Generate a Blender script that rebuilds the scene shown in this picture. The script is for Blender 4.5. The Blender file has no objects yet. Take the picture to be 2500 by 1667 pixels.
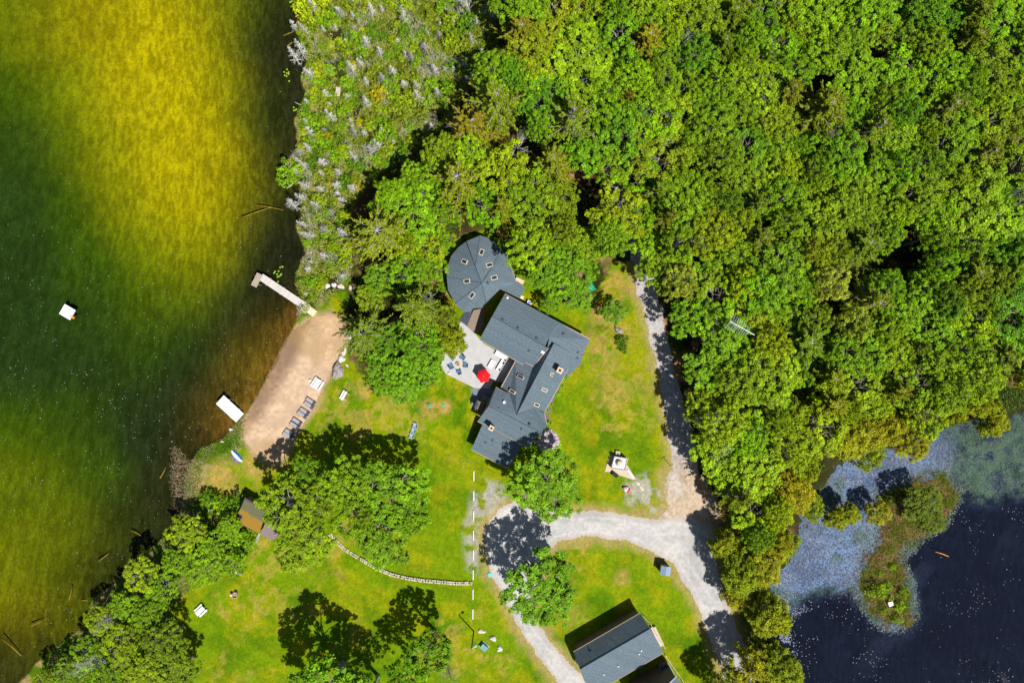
import bpy, math, random
import numpy as np
from mathutils import Vector, Matrix
R = math.radians
random.seed(7); RNG = np.random.default_rng(11)
sc = bpy.context.scene
col = sc.collection

# ------------------------------------------------------------------ camera, sky, sun, exposure
H = 120.0            # drone height, metres
S = 2500.0 / 180.0   # pixels of the photograph per metre on the ground
cam_d = bpy.data.cameras.new('camera'); cam = bpy.data.objects.new('camera', cam_d)
col.objects.link(cam); cam.location = (0, 0, H); cam.rotation_euler = (0, 0, 0)
cam_d.sensor_width = 36; cam_d.lens = 24.0; cam_d.clip_end = 3000; cam_d.clip_start = 1
sc.camera = cam
SUN_AZ = math.atan2(0.674, -0.739); SUN_EL = R(60)
w = bpy.data.worlds.new('World'); sc.world = w; w.use_nodes = True
nt = w.node_tree; nt.nodes.clear()
sky = nt.nodes.new('ShaderNodeTexSky'); sky.sky_type = 'NISHITA'; sky.sun_disc = False
sky.sun_elevation = SUN_EL; sky.sun_rotation = SUN_AZ
bg = nt.nodes.new('ShaderNodeBackground'); bg.inputs[1].default_value = 0.05
wo = nt.nodes.new('ShaderNodeOutputWorld')
nt.links.new(sky.outputs[0], bg.inputs[0]); nt.links.new(bg.outputs[0], wo.inputs[0])
sd_ = bpy.data.lights.new('sun', 'SUN'); sd_.energy = 4.6; sd_.angle = R(0.53); sd_.color = (1.0, 0.965, 0.90)
sun = bpy.data.objects.new('sun', sd_); col.objects.link(sun)
sv = Vector((0.674 * math.cos(SUN_EL), -0.739 * math.cos(SUN_EL), math.sin(SUN_EL)))
sun.rotation_euler = sv.to_track_quat('Z', 'Y').to_euler(); sun.location = (60, -60, 100)
sc.view_settings.view_transform = 'Standard'; sc.view_settings.look = 'None'
sc.view_settings.exposure = 0.35; sc.view_settings.gamma = 1.0

# ------------------------------------------------------------------ coordinates
def W(px, py, z=0.0):
    k = (H - z) / H / S
    return Vector(((px - 1250) * k, (833.5 - py) * k, z))
def P2(pts): return [tuple(W(*p)[:2]) for p in pts]
def lin(c):
    return tuple(((v / 255) / 12.92 if v / 255 <= 0.04045 else ((v / 255 + 0.055) / 1.055) ** 2.4) for v in c)
def hit(px, py, pl):
    """where the sight line of a pixel meets a plane (p, n)"""
    p, n = pl; g = W(px, py, 0); o = Vector((0, 0, H)); d = g - o
    t = (p - o).dot(n) / d.dot(n); return o + d * t
def plane(a, b, c):
    n = (b - a).cross(c - a).normalized()
    if n.z < 0: n = -n
    return (a, n)

# ------------------------------------------------------------------ materials
def mat(name, c1, c2=None, scale=3.0, rough=0.85, bump=0.0, bscale=None, metal=0.0, objcol=False, spec=0.3, attr=None, detail=4, bdist=0.05):
    m = bpy.data.materials.new(name); m.use_nodes = True
    n = m.node_tree; b = n.nodes['Principled BSDF']
    b.inputs['Roughness'].default_value = rough; b.inputs['Metallic'].default_value = metal
    b.inputs['Specular IOR Level'].default_value = spec
    tc = n.nodes.new('ShaderNodeTexCoord')
    src = None
    if attr:
        a = n.nodes.new('ShaderNodeAttribute'); a.attribute_name = attr; src = a.outputs['Color']
    no = n.nodes.new('ShaderNodeTexNoise'); no.inputs['Scale'].default_value = scale; no.inputs['Detail'].default_value = detail
    n.links.new(tc.outputs['Object'], no.inputs['Vector'])
    mr = n.nodes.new('ShaderNodeMapRange'); mr.inputs[1].default_value = 0.3; mr.inputs[2].default_value = 0.7
    n.links.new(no.outputs['Fac'], mr.inputs[0])
    mx = n.nodes.new('ShaderNodeMix'); mx.data_type = 'RGBA'
    mx.inputs[6].default_value = (*c1, 1); mx.inputs[7].default_value = (*(c2 or c1), 1)
    n.links.new(mr.outputs[0], mx.inputs[0]); out = mx.outputs[2]
    if src is not None:
        mm = n.nodes.new('ShaderNodeMix'); mm.data_type = 'RGBA'; mm.blend_type = 'MULTIPLY'; mm.inputs[0].default_value = 1
        n.links.new(src, mm.inputs[6]); n.links.new(out, mm.inputs[7]); out = mm.outputs[2]
    if objcol:
        oi = n.nodes.new('ShaderNodeObjectInfo')
        mm = n.nodes.new('ShaderNodeMix'); mm.data_type = 'RGBA'; mm.blend_type = 'MULTIPLY'; mm.inputs[0].default_value = 1
        n.links.new(oi.outputs['Color'], mm.inputs[6]); n.links.new(out, mm.inputs[7]); out = mm.outputs[2]
    n.links.new(out, b.inputs['Base Color'])
    if bump:
        nb = n.nodes.new('ShaderNodeTexNoise'); nb.inputs['Scale'].default_value = bscale or scale * 3; nb.inputs['Detail'].default_value = 3
        n.links.new(tc.outputs['Object'], nb.inputs['Vector'])
        bp = n.nodes.new('ShaderNodeBump'); bp.inputs['Strength'].default_value = bump; bp.inputs['Distance'].default_value = bdist
        n.links.new(nb.outputs['Fac'], bp.inputs['Height']); n.links.new(bp.outputs[0], b.inputs['Normal'])
    return m

def boards(name, c1, c2, width=0.14, axis=0, gap=0.25, rough=0.8, rot=0.0, gapc=None):
    """planks or ribs running across the given local axis"""
    m = mat(name, c1, c2, 6, rough); n = m.node_tree; b = n.nodes['Principled BSDF']
    tc = n.nodes.new('ShaderNodeTexCoord'); mp = n.nodes.new('ShaderNodeMapping'); mp.inputs['Rotation'].default_value = (0, 0, rot)
    n.links.new(tc.outputs['Object'], mp.inputs[0]); sx = n.nodes.new('ShaderNodeSeparateXYZ'); n.links.new(mp.outputs[0], sx.inputs[0])
    di = n.nodes.new('ShaderNodeMath'); di.operation = 'DIVIDE'; di.inputs[1].default_value = width; n.links.new(sx.outputs[axis], di.inputs[0])
    fr = n.nodes.new('ShaderNodeMath'); fr.operation = 'FRACT'; n.links.new(di.outputs[0], fr.inputs[0])
    fl = n.nodes.new('ShaderNodeMath'); fl.operation = 'FLOOR'; n.links.new(di.outputs[0], fl.inputs[0])
    wn = n.nodes.new('ShaderNodeTexWhiteNoise'); wn.noise_dimensions = '1D'; n.links.new(fl.outputs[0], wn.inputs['W'])
    lt = n.nodes.new('ShaderNodeMath'); lt.operation = 'LESS_THAN'; lt.inputs[1].default_value = gap * 0.5; n.links.new(fr.outputs[0], lt.inputs[0])
    old = b.inputs['Base Color'].links[0].from_socket
    m1 = n.nodes.new('ShaderNodeMix'); m1.data_type = 'RGBA'; m1.blend_type = 'MULTIPLY'; m1.inputs[0].default_value = 1
    mr = n.nodes.new('ShaderNodeMapRange'); mr.inputs[3].default_value = 0.92; mr.inputs[4].default_value = 1.06; n.links.new(wn.outputs[0], mr.inputs[0])
    n.links.new(old, m1.inputs[6]); n.links.new(mr.outputs[0], m1.inputs[7])
    m2 = n.nodes.new('ShaderNodeMix'); m2.data_type = 'RGBA'; m2.inputs[7].default_value = (*(gapc or tuple(v * 0.35 for v in c1)), 1)
    n.links.new(lt.outputs[0], m2.inputs[0]); n.links.new(m1.outputs[2], m2.inputs[6]); n.links.new(m2.outputs[2], b.inputs['Base Color'])
    return m

def leafmat(name, trans=0.3, rough=0.6):
    m = bpy.data.materials.new(name); m.use_nodes = True; n = m.node_tree
    b = n.nodes['Principled BSDF']; b.inputs['Roughness'].default_value = rough; b.inputs['Specular IOR Level'].default_value = 0.25
    a = n.nodes.new('ShaderNodeAttribute'); a.attribute_name = 'tone'
    oi = n.nodes.new('ShaderNodeObjectInfo')
    mm = n.nodes.new('ShaderNodeMix'); mm.data_type = 'RGBA'; mm.blend_type = 'MULTIPLY'; mm.inputs[0].default_value = 1
    n.links.new(oi.outputs['Color'], mm.inputs[6]); n.links.new(a.outputs['Color'], mm.inputs[7])
    n.links.new(mm.outputs[2], b.inputs['Base Color'])
    t = n.nodes.new('ShaderNodeBsdfTranslucent'); n.links.new(mm.outputs[2], t.inputs[0])
    ms = n.nodes.new('ShaderNodeMixShader'); ms.inputs[0].default_value = trans
    n.links.new(b.outputs[0], ms.inputs[1]); n.links.new(t.outputs[0], ms.inputs[2])
    n.links.new(ms.outputs[0], n.nodes['Material Output'].inputs[0])
    return m
LEAF = leafmat('leaf', 0.2); NEEDLE = leafmat('needle', 0.2)
BARK = mat('bark', (0.20, 0.18, 0.16), (0.42, 0.39, 0.36), 6, bump=0.4, objcol=True)
PALEBARK = mat('pale_bark', (0.42, 0.40, 0.37), (0.70, 0.68, 0.65), 5, bump=0.3)
GREYBARK = mat('grey_bark', (0.22, 0.2, 0.19), (0.44, 0.42, 0.42), 5, bump=0.3)

# ------------------------------------------------------------------ mesh helpers
class MB:
    def __init__(s): s.v = []; s.f = []
    def add(s, vs, fs):
        k = len(s.v); s.v += [tuple(v) for v in vs]; s.f += [tuple(i + k for i in f) for f in fs]; return s
    def box(s, c, d, rz=0, M=None, taper=1.0):
        hx, hy, hz = d[0] / 2, d[1] / 2, d[2] / 2; vs = []
        for z in (-1, 1):
            t = taper if z > 0 else 1
            for x, y in ((-1, -1), (1, -1), (1, 1), (-1, 1)): vs.append(Vector((x * hx * t, y * hy * t, z * hz)))
        if M is None: M = Matrix.Rotation(rz, 3, 'Z')
        vs = [M @ v + Vector(c) for v in vs]
        return s.add(vs, [(3, 2, 1, 0), (4, 5, 6, 7), (0, 1, 5, 4), (1, 2, 6, 5), (2, 3, 7, 6), (3, 0, 4, 7)])
    def prism(s, poly, z0, z1):
        n = len(poly); a = sum(poly[i][0] * poly[(i + 1) % n][1] - poly[(i + 1) % n][0] * poly[i][1] for i in range(n))
        if a < 0: poly = poly[::-1]
        vs = [(x, y, z0) for x, y in poly] + [(x, y, z1) for x, y in poly]
        return s.add(vs, [tuple(range(n))[::-1], tuple(range(n, 2 * n))] + [(i, (i + 1) % n, n + (i + 1) % n, n + i) for i in range(n)])
    def tube(s, pts, rad, sides=6, cap=True):
        pts = [Vector(p) for p in pts]; vs = []; fs = []
        if not hasattr(rad, '__len__'): rad = [rad] * len(pts)
        for i, p in enumerate(pts):
            d = (pts[min(i + 1, len(pts) - 1)] - pts[max(i - 1, 0)])
            d = d.normalized() if d.length > 1e-6 else Vector((0, 0, 1))
            a = d.cross(Vector((0, 0, 1)) if abs(d.z) < 0.9 else Vector((1, 0, 0))).normalized(); b = d.cross(a)
            for k in range(sides):
                t = 2 * math.pi * k / sides; vs.append(p + (a * math.cos(t) + b * math.sin(t)) * rad[i])
        for i in range(len(pts) - 1):
            for k in range(sides):
                q = (k + 1) % sides; fs.append((i * sides + k, i * sides + q, (i + 1) * sides + q, (i + 1) * sides + k))
        if cap: fs += [tuple(range(sides))[::-1], tuple(range((len(pts) - 1) * sides, len(pts) * sides))]
        return s.add(vs, fs)
    def lathe(s, prof, c=(0, 0, 0), sides=20, ph=0):
        vs = []; fs = []; n = len(prof)
        for r, z in prof:
            for k in range(sides):
                t = 2 * math.pi * k / sides + ph; vs.append((c[0] + r * math.cos(t), c[1] + r * math.sin(t), c[2] + z))
        for i in range(n - 1):
            for k in range(sides):
                q = (k + 1) % sides; fs.append((i * sides + k, i * sides + q, (i + 1) * sides + q, (i + 1) * sides + k))
        fs += [tuple(range(sides))[::-1], tuple(range((n - 1) * sides, n * sides))]
        return s.add(vs, fs)
    def sheet(s, vs, fs, th=0.2):
        """facets with vertical thickness: roof slabs"""
        n = len(vs); k = len(s.v); s.v += [tuple(v) for v in vs] + [(v[0], v[1], v[2] - th) for v in vs]
        ed = {}
        out = []
        for f in fs:
            a = sum(vs[f[i]][0] * vs[f[(i + 1) % len(f)]][1] - vs[f[(i + 1) % len(f)]][0] * vs[f[i]][1] for i in range(len(f)))
            out.append(f if a > 0 else f[::-1])
        for f in out:
            s.f.append(tuple(i + k for i in f)); s.f.append(tuple(i + k + n for i in f[::-1]))
            for i in range(len(f)):
                e = (f[i], f[(i + 1) % len(f)]); ed[e] = 1
        for (a, b) in ed:
            if (b, a) not in ed: s.f.append((a + k, a + k + n, b + k + n, b + k))
        return s
    def obj(s, name, m, parent=None, smooth=False, bevel=0, off=None):
        me = bpy.data.meshes.new(name)
        v = s.v if off is None else [(a - off[0], b - off[1], c - off[2]) for a, b, c in s.v]
        me.from_pydata(v, [], s.f); me.update()
        if smooth:
            me.polygons.foreach_set('use_smooth', [True] * len(me.polygons))
        for mm in (m if isinstance(m, (list, tuple)) else [m]): me.materials.append(mm)
        o = bpy.data.objects.new(name, me); col.objects.link(o)
        if bevel:
            bv = o.modifiers.new('bevel', 'BEVEL'); bv.width = bevel; bv.segments = 2; bv.limit_method = 'ANGLE'
        if parent: o.parent = parent
        return o
def tag(o, label, cat, group=None):
    o['label'] = label; o['category'] = cat
    if group: o['group'] = group
    return o
def thing(name, label, cat, loc=(0, 0, 0), rz=0, group=None):
    o = bpy.data.objects.new(name, None); col.objects.link(o); o.empty_display_size = 0.3
    o.location = loc; o.rotation_euler = (0, 0, rz); return tag(o, label, cat, group)
def struct(o, kind='structure'):
    o['kind'] = kind; return o
KIDS = {}
def dup(root, loc, rz, label, group=None, scale=None, cat=None):
    """a copy of a thing with copies of its parts and sub-parts"""
    r = root.copy(); col.objects.link(r); r.location = loc; r.rotation_euler = (0, 0, rz)
    if scale is not None: r.scale = scale if hasattr(scale, '__len__') else (scale,) * 3
    r['label'] = label
    if group: r['group'] = group
    if cat: r['category'] = cat
    kids = []
    if root.name not in KIDS: KIDS[root.name] = [(c, list(c.children)) for c in root.children]
    for c, gs in KIDS[root.name]:
        k = c.copy(); col.objects.link(k); k.parent = r; kids.append(k)
        for g in gs:
            q = g.copy(); col.objects.link(q); q.parent = k
    return r, kids

# ------------------------------------------------------------------ raster helpers for the ground
def vnoise(xx, yy, scale, seed):
    r = np.random.default_rng(seed); T = 256; g = r.random((T, T))
    x = xx / scale + 1000.37; y = yy / scale + 1000.71
    xi = np.floor(x).astype(int); yi = np.floor(y).astype(int); fx = x - xi; fy = y - yi
    fx = fx * fx * (3 - 2 * fx); fy = fy * fy * (3 - 2 * fy)
    a = g[yi % T, xi % T]; b = g[yi % T, (xi + 1) % T]; c = g[(yi + 1) % T, xi % T]; d = g[(yi + 1) % T, (xi + 1) % T]
    return (a * (1 - fx) + b * fx) * (1 - fy) + (c * (1 - fx) + d * fx) * fy
def fbm(xx, yy, scale, seed, oct=4):
    t = 0; amp = 1; s = 0
    for i in range(oct):
        ang = 0.6 * i; X = xx * math.cos(ang) - yy * math.sin(ang); Y = xx * math.sin(ang) + yy * math.cos(ang)
        t = t + amp * vnoise(X, Y, scale / 2 ** i, seed + i); s += amp; amp *= 0.55
    return t / s
def sdist(xx, yy, poly, closed=True):
    d = np.full(xx.shape, 1e9); inside = np.zeros(xx.shape, bool); n = len(poly)
    for i in range(n if closed else n - 1):
        x0, y0 = poly[i]; x1, y1 = poly[(i + 1) % n]; ex, ey = x1 - x0, y1 - y0
        t = np.clip(((xx - x0) * ex + (yy - y0) * ey) / (ex * ex + ey * ey + 1e-9), 0, 1)
        d = np.minimum(d, (xx - x0 - t * ex) ** 2 + (yy - y0 - t * ey) ** 2)
        if closed and abs(ey) > 1e-9:
            c = ((y0 > yy) != (y1 > yy)) & (xx < (x1 - x0) * (yy - y0) / ey + x0); inside ^= c
    d = np.sqrt(d); return np.where(inside, -d, d) if closed else d
def sst(a, b, x):
    t = np.clip((x - a) / (b - a), 0, 1); return t * t * (3 - 2 * t)

LAKE = P2([(715, 13), (733, 33), (722, 61), (735, 110), (748, 153), (733, 191), (746, 224), (718, 293), (728, 344), (715, 377), (702, 400), (694, 430), (733, 445),
  (731, 473), (738, 528), (724, 551), (747, 618), (722, 667), (719, 694), (738, 732), (727, 750), (727, 782), (717, 801), (700, 837), (687, 860), (675, 883),
  (661, 914), (643, 947), (621, 987), (605, 1003), (577, 1031), (559, 1055), (543, 1071), (516, 1083), (490, 1095), (465, 1125), (452, 1160), (452, 1203), (438, 1262),
  (434, 1281), (376, 1331), (315, 1368), (289, 1418), (224, 1462), (203, 1527), (130, 1585), (72, 1635), (40, 1680), (-100, 1800), (-500, 2000), (-2500, 2500), (-2500, -1500), (600, -1500), (690, -300), (700, -60)])
POND = P2([(2600, 985), (2500, 1000), (2400, 1015), (2270, 1070), (2180, 1100), (2090, 1120), (2010, 1180), (1970, 1240), (1975, 1300), (1930, 1370), (1880, 1420), (1850, 1470),
  (1858, 1530), (1880, 1600), (1905, 1660), (1960, 1800), (2100, 2200), (3500, 2400), (4200, 1400), (3300, 900)])
ISLET = P2([(2150, 1215), (2225, 1172), (2300, 1155), (2335, 1205), (2305, 1268), (2255, 1300), (2205, 1345), (2190, 1370), (2218, 1430), (2225, 1500), (2200, 1525), (2160, 1522),
  (2120, 1475), (2098, 1425), (2118, 1355), (2150, 1330), (2150, 1300)])
DRIVE = P2([(1251, 1224), (1330, 1238), (1404, 1252), (1450, 1247), (1500, 1253), (1532, 1260), (1597, 1270), (1660, 1262), (1700, 1270), (1738, 1290), (1746, 1330), (1752, 1390), (1763, 1436), (1783, 1494),
  (1814, 1572), (1850, 1667), (1880, 1750), (1800, 1750), (1768, 1667), (1752, 1606), (1724, 1538), (1696, 1469), (1667, 1418), (1640, 1375), (1593, 1347), (1532, 1323), (1450, 1312), (1423, 1310), (1362, 1324),
  (1330, 1345), (1318, 1400), (1300, 1450), (1300, 1500), (1318, 1533), (1369, 1597), (1431, 1665), (1500, 1760), (1420, 1760), (1358, 1665), (1301, 1590), (1254, 1514), (1225, 1450), (1196, 1405), (1182, 1347), (1183, 1290), (1215, 1245), (1232, 1232)])
DIRT = P2([(1627, 1155), (1650, 1135), (1690, 1150), (1720, 1170), (1745, 1210), (1760, 1260), (1762, 1340), (1745, 1360), (1700, 1300), (1640, 1272), (1600, 1268), (1632, 1236), (1622, 1200)])
TRACK = P2([(1560, 560), (1590, 640), (1605, 720), (1618, 800), (1645, 898), (1668, 1000), (1690, 1080), (1705, 1170), (1690, 1200), (1640, 1190), (1640, 1090), (1625, 1021), (1608, 916), (1585, 800), (1556, 716), (1545, 640), (1520, 560), (1480, 450), (1478, 300), (1470, 180), (1500, 180), (1505, 300), (1512, 440)])
BEACH = P2([(776, 773), (800, 768), (822, 775), (838, 802), (843, 822), (836, 844), (822, 873), (818, 884), (804, 908), (786, 946), (770, 985), (750, 1017), (730, 1049), (712, 1080), (700, 1110), (679, 1128),
  (648, 1121), (614, 1101), (595, 1074), (596, 1039), (602, 1021), (612, 995), (615, 984), (636, 945), (654, 911), (668, 881), (680, 857), (694, 832), (716, 803), (740, 793), (753, 782)])
MARSH = P2([(700, -80), (1230, -80), (1215, 60), (1190, 140), (1130, 220), (1090, 290), (1040, 330), (970, 400), (900, 450), (860, 500), (850, 560), (862, 640), (850, 690), (815, 720), (760, 760), (728, 770), (690, 760), (690, 0)])
LAWN = P2([(905, 1010), (870, 960), (880, 935), (900, 960), (960, 975), (1060, 905), (1090, 905), (1170, 950), (1180, 990), (1170, 1100), (1240, 1145), (1330, 1100), (1340, 1000), (1400, 900), (1450, 830), (1370, 780), (1290, 725), (1270, 700),
  (1300, 690), (1380, 745), (1450, 720), (1490, 650), (1530, 650), (1565, 720), (1600, 850), (1625, 960), (1650, 1100), (1640, 1180), (1740, 1400), (1800, 1560), (1900, 1850), (400, 1850), (470, 1650), (450, 1560), (420, 1480), (430, 1440), (580, 1350), (620, 1310), (640, 1230),
  (600, 1200), (540, 1190), (500, 1150), (495, 1120), (560, 1050), (600, 1000), (640, 1100), (720, 1070), (800, 920), (840, 840), (850, 800), (880, 850), (900, 920)])
PATIO_PX = [(1073, 884), (1088, 912), (1159, 947), (1195, 948), (1205, 930), (1240, 935), (1262, 885), (1180, 838), (1160, 815), (1140, 797), (1127, 783), (1116, 800), (1110, 835), (1087, 858)]
NOYARD = P2([(1640, 1190), (1745, 1200), (1900, 1500), (2000, 1700), (3000, 1700), (3000, -500), (1150, -500), (1215, 100), (1080, 310), (880, 460), (850, 560), (862, 650), (845, 700), (838, 790), (850, 870), (905, 950), (980, 965), (1060, 930), (1075, 880), (1110, 840), (1120, 780),
  (1080, 700), (1085, 600), (1180, 560), (1250, 600), (1300, 680), (1380, 745), (1450, 730), (1490, 640), (1545, 640), (1620, 800), (1660, 950), (1700, 1100), (1700, 1160)])

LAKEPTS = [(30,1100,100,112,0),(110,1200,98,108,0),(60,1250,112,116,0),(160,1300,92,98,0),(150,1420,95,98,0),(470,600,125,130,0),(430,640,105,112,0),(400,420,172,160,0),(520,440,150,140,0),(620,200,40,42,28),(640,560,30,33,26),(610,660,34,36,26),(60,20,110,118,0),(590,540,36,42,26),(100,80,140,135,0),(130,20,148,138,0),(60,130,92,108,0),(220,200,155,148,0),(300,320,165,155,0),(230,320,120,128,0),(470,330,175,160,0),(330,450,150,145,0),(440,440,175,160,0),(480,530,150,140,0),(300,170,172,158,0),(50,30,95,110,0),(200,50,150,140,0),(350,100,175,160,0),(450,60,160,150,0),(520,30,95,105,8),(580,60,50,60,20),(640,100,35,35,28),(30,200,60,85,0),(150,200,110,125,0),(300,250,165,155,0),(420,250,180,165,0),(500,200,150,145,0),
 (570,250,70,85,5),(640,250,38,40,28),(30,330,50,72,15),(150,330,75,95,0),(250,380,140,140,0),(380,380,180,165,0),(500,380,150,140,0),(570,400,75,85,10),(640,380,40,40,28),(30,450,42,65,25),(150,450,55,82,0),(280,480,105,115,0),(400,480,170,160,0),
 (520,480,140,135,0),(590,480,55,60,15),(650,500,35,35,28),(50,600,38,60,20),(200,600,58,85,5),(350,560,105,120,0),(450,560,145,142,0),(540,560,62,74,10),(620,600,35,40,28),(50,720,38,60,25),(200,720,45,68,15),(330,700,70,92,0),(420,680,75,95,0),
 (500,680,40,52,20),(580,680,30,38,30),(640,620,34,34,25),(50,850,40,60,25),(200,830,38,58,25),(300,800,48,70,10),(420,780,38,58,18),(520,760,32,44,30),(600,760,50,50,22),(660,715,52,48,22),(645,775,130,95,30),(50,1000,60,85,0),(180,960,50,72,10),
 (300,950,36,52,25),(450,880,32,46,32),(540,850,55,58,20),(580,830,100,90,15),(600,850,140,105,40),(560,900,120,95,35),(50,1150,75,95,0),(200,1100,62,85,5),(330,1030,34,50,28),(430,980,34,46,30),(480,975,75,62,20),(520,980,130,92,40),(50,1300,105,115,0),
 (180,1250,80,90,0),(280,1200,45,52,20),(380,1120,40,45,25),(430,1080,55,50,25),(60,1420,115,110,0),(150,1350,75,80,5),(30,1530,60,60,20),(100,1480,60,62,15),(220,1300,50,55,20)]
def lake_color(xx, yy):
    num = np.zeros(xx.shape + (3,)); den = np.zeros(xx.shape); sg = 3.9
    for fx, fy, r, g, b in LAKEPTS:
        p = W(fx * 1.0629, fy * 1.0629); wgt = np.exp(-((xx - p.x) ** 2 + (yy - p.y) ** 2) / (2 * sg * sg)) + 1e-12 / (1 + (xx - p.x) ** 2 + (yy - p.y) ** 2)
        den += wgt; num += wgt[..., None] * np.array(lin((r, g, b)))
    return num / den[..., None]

def height(xx, yy, dl, dp):
    z = (fbm(xx, yy, 9, 5, 3) - 0.5) * 0.10
    zl = -0.25 + dl * 0.22; zl = np.maximum(zl, -0.25 + dl * 0.05 - 0.0); zl = np.where(dl > 0, -0.25 + dl * 0.13, np.maximum(-1.6, -0.25 + dl * 0.16))
    zp = np.where(dp > 0, -0.2 + dp * 0.16, np.maximum(-1.4, -0.2 + dp * 0.3))
    return np.minimum(z, np.minimum(zl, zp))

def axis(half, res, far):
    a = list(np.arange(-half, half + 1e-6, res)); e = []; x = half; s = res
    while x < far: s *= 1.35; x += s; e.append(x)
    return np.array([-v for v in e[::-1]] + a + e)
gx = axis(94, 0.2, 700); gy = axis(64, 0.2, 700)
XX, YY = np.meshgrid(gx, gy)
DL = sdist(XX, YY, LAKE); DPo = sdist(XX, YY, POND); DI = sdist(XX, YY, ISLET); DP = np.maximum(DPo, -DI)
n1 = fbm(XX, YY, 6, 21); n2 = fbm(XX, YY, 1.6, 31); n3 = fbm(XX, YY, 14, 41); n4 = vnoise(XX, YY, 0.35, 51); n5 = fbm(XX, YY, 2.5, 61)
wob = (n2 - 0.5) * 1.6 + (n4 - 0.5) * 0.7
ZZ = height(XX, YY, DL + (n2 - 0.5) * 1.0, DP + (n2 - 0.5) * 3.5 + (n1 - .5) * 3)
def C(c): return np.array(lin(c)) / 1.62
def blend(base, c, m): return base * (1 - m[..., None]) + np.asarray(c) * m[..., None]
# lawn
lawn = blend(np.ones(XX.shape + (3,)) * C((128, 160, 4)), C((90, 134, 0)), sst(0.45, 0.75, n1) * 0.9)
lawn = blend(lawn, C((184, 176, 14)), sst(0.42, 0.7, fbm(XX, YY, 3, 71)) * 0.55)
lawn = blend(lawn, C((96, 128, 0)), sst(0.5, 0.7, fbm(XX * .5 + YY * .87, YY * .3, 1.4, 75, 3)) * 0.35)
lawn = blend(lawn, C((200, 172, 80)), sst(0.50, 0.70, fbm(XX, YY, 8, 81)) * sst(0.50, 0.58, fbm(XX, YY, 1.3, 83, 3)) * 0.5)
def spot(px, py, r, amp=1.0, sx=1.0):
    p = W(px, py); d = np.sqrt(((XX - p.x) * sx) ** 2 + (YY - p.y) ** 2); return sst(r, r * 0.35, d + wob * r * 0.35) * amp
bare = np.zeros(XX.shape)
for a in [(1050, 1000, 2.6, .9), (1085, 992, 2.0, .9), (900, 955, 2.0, 1), (975, 965, 2.8, 1), (1500, 945, 5, .55), (1480, 900, 4, .5), (1500, 700, 4, .8), (1480, 770, 4.5, .75), (1470, 840, 4.5, .7), (1440, 740, 2, .6),
          (1520, 820, 3.5, .5), (1520, 1410, 2.2, .7), (540, 1150, 4.5, .9), (520, 1175, 3.5, .9), (560, 1195, 3.0, .8), (620, 1140, 3.2, .8), (1430, 1320, 2.4, .6), (1560, 1260, 3, .4), (1400, 1500, 4, .35), (1120, 1630, 2, .3),
          (430, 1460, 1.4, .8), (640, 1490, 1.6, .3), (880, 960, 1.5, .7), (1400, 1250, 2.4, .5), (830, 985, 1.8, .35)]:
    bare = np.maximum(bare, spot(*a))
lawn = blend(lawn, C((205, 170, 90)), np.clip(bare * (sst(0.36, 0.5, n2) * .75 + .35 * sst(.5, .62, vnoise(XX, YY, .7, 161))), 0, 1))
# tyre and mower marks
ring = np.abs(((XX - W(1480, 870).x) ** 2 * 1.6 + (YY - W(1480, 870).y) ** 2) ** 0.5 % 2.1 - 1.0)
lawn = blend(lawn, C((170, 140, 60)), sst(0.35, 0.1, ring) * np.clip(spot(1480, 850, 9), 0, 1) * 0.35)
strw = sdist(XX, YY, P2([(1535, 1230), (1520, 1180), (1600, 1150), (1640, 1200), (1610, 1260)]))
lawn = blend(lawn, C((200, 195, 185)), sst(1.2, -0.5, strw + wob) * sst(0.4, 0.6, n2) * 0.85)
gp = sdist(XX, YY, P2([(1180, 1165), (1240, 1190), (1240, 1235), (1190, 1290), (1165, 1400), (1140, 1390), (1128, 1290), (1150, 1210)]))
lawn = blend(lawn, C((195, 190, 180)), sst(0.9, -0.7, gp + wob * 1.4) * sst(0.38, 0.56, n2) * 0.9)
dd = np.minimum(np.minimum(sdist(XX, YY, DRIVE), sdist(XX, YY, DIRT)), sdist(XX, YY, TRACK))
lawn = blend(lawn, C((196, 172, 110)), sst(2.2, 0.2, dd + wob * 1.2) * 0.8)
base = lawn
# woodland floor
dn = sdist(XX, YY, NOYARD)
floor = blend(np.ones(XX.shape + (3,)) * C((92, 72, 44)), C((50, 54, 16)), sst(0.4, 0.65, n1))
floor = blend(floor, C((200, 150, 110)), sst(0.52, 0.72, n5) * 0.8)
floor = blend(floor, C((70, 100, 10)), sst(0.5, 0.6, fbm(XX, YY, 2.2, 91)) * 0.6)
far = (np.abs(XX) > 130) | (np.abs(YY) > 100)
base = blend(base, floor, np.where(far, 0.6, sst(0.4, -0.4, dn + wob)))
# marsh floor
dm = sdist(XX, YY, MARSH)
mf = blend(np.ones(XX.shape + (3,)) * C((96, 108, 20)), C((58, 48, 28)), sst(0.4, 0.7, n1))
mf = blend(mf, C((180, 165, 110)), sst(0.52, 0.7, n5) * 0.7)
base = blend(base, mf, sst(0.5, -0.5, dm + wob))
# strip of wild shore
wild = sst(5.5, 2.0, DL + wob) * sst(0.0, 2.0, sdist(XX, YY, BEACH))
base = blend(base, blend(np.ones(XX.shape + (3,)) * C((82, 120, 10)), C((185, 160, 110)), sst(0.45, 0.65, n5)), wild * 0.85)
# fringe of the beach in the shallows
db = sdist(XX, YY, BEACH)
base = blend(base, C((205, 175, 132)), sst(1.4, -0.2, db + wob))
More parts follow.
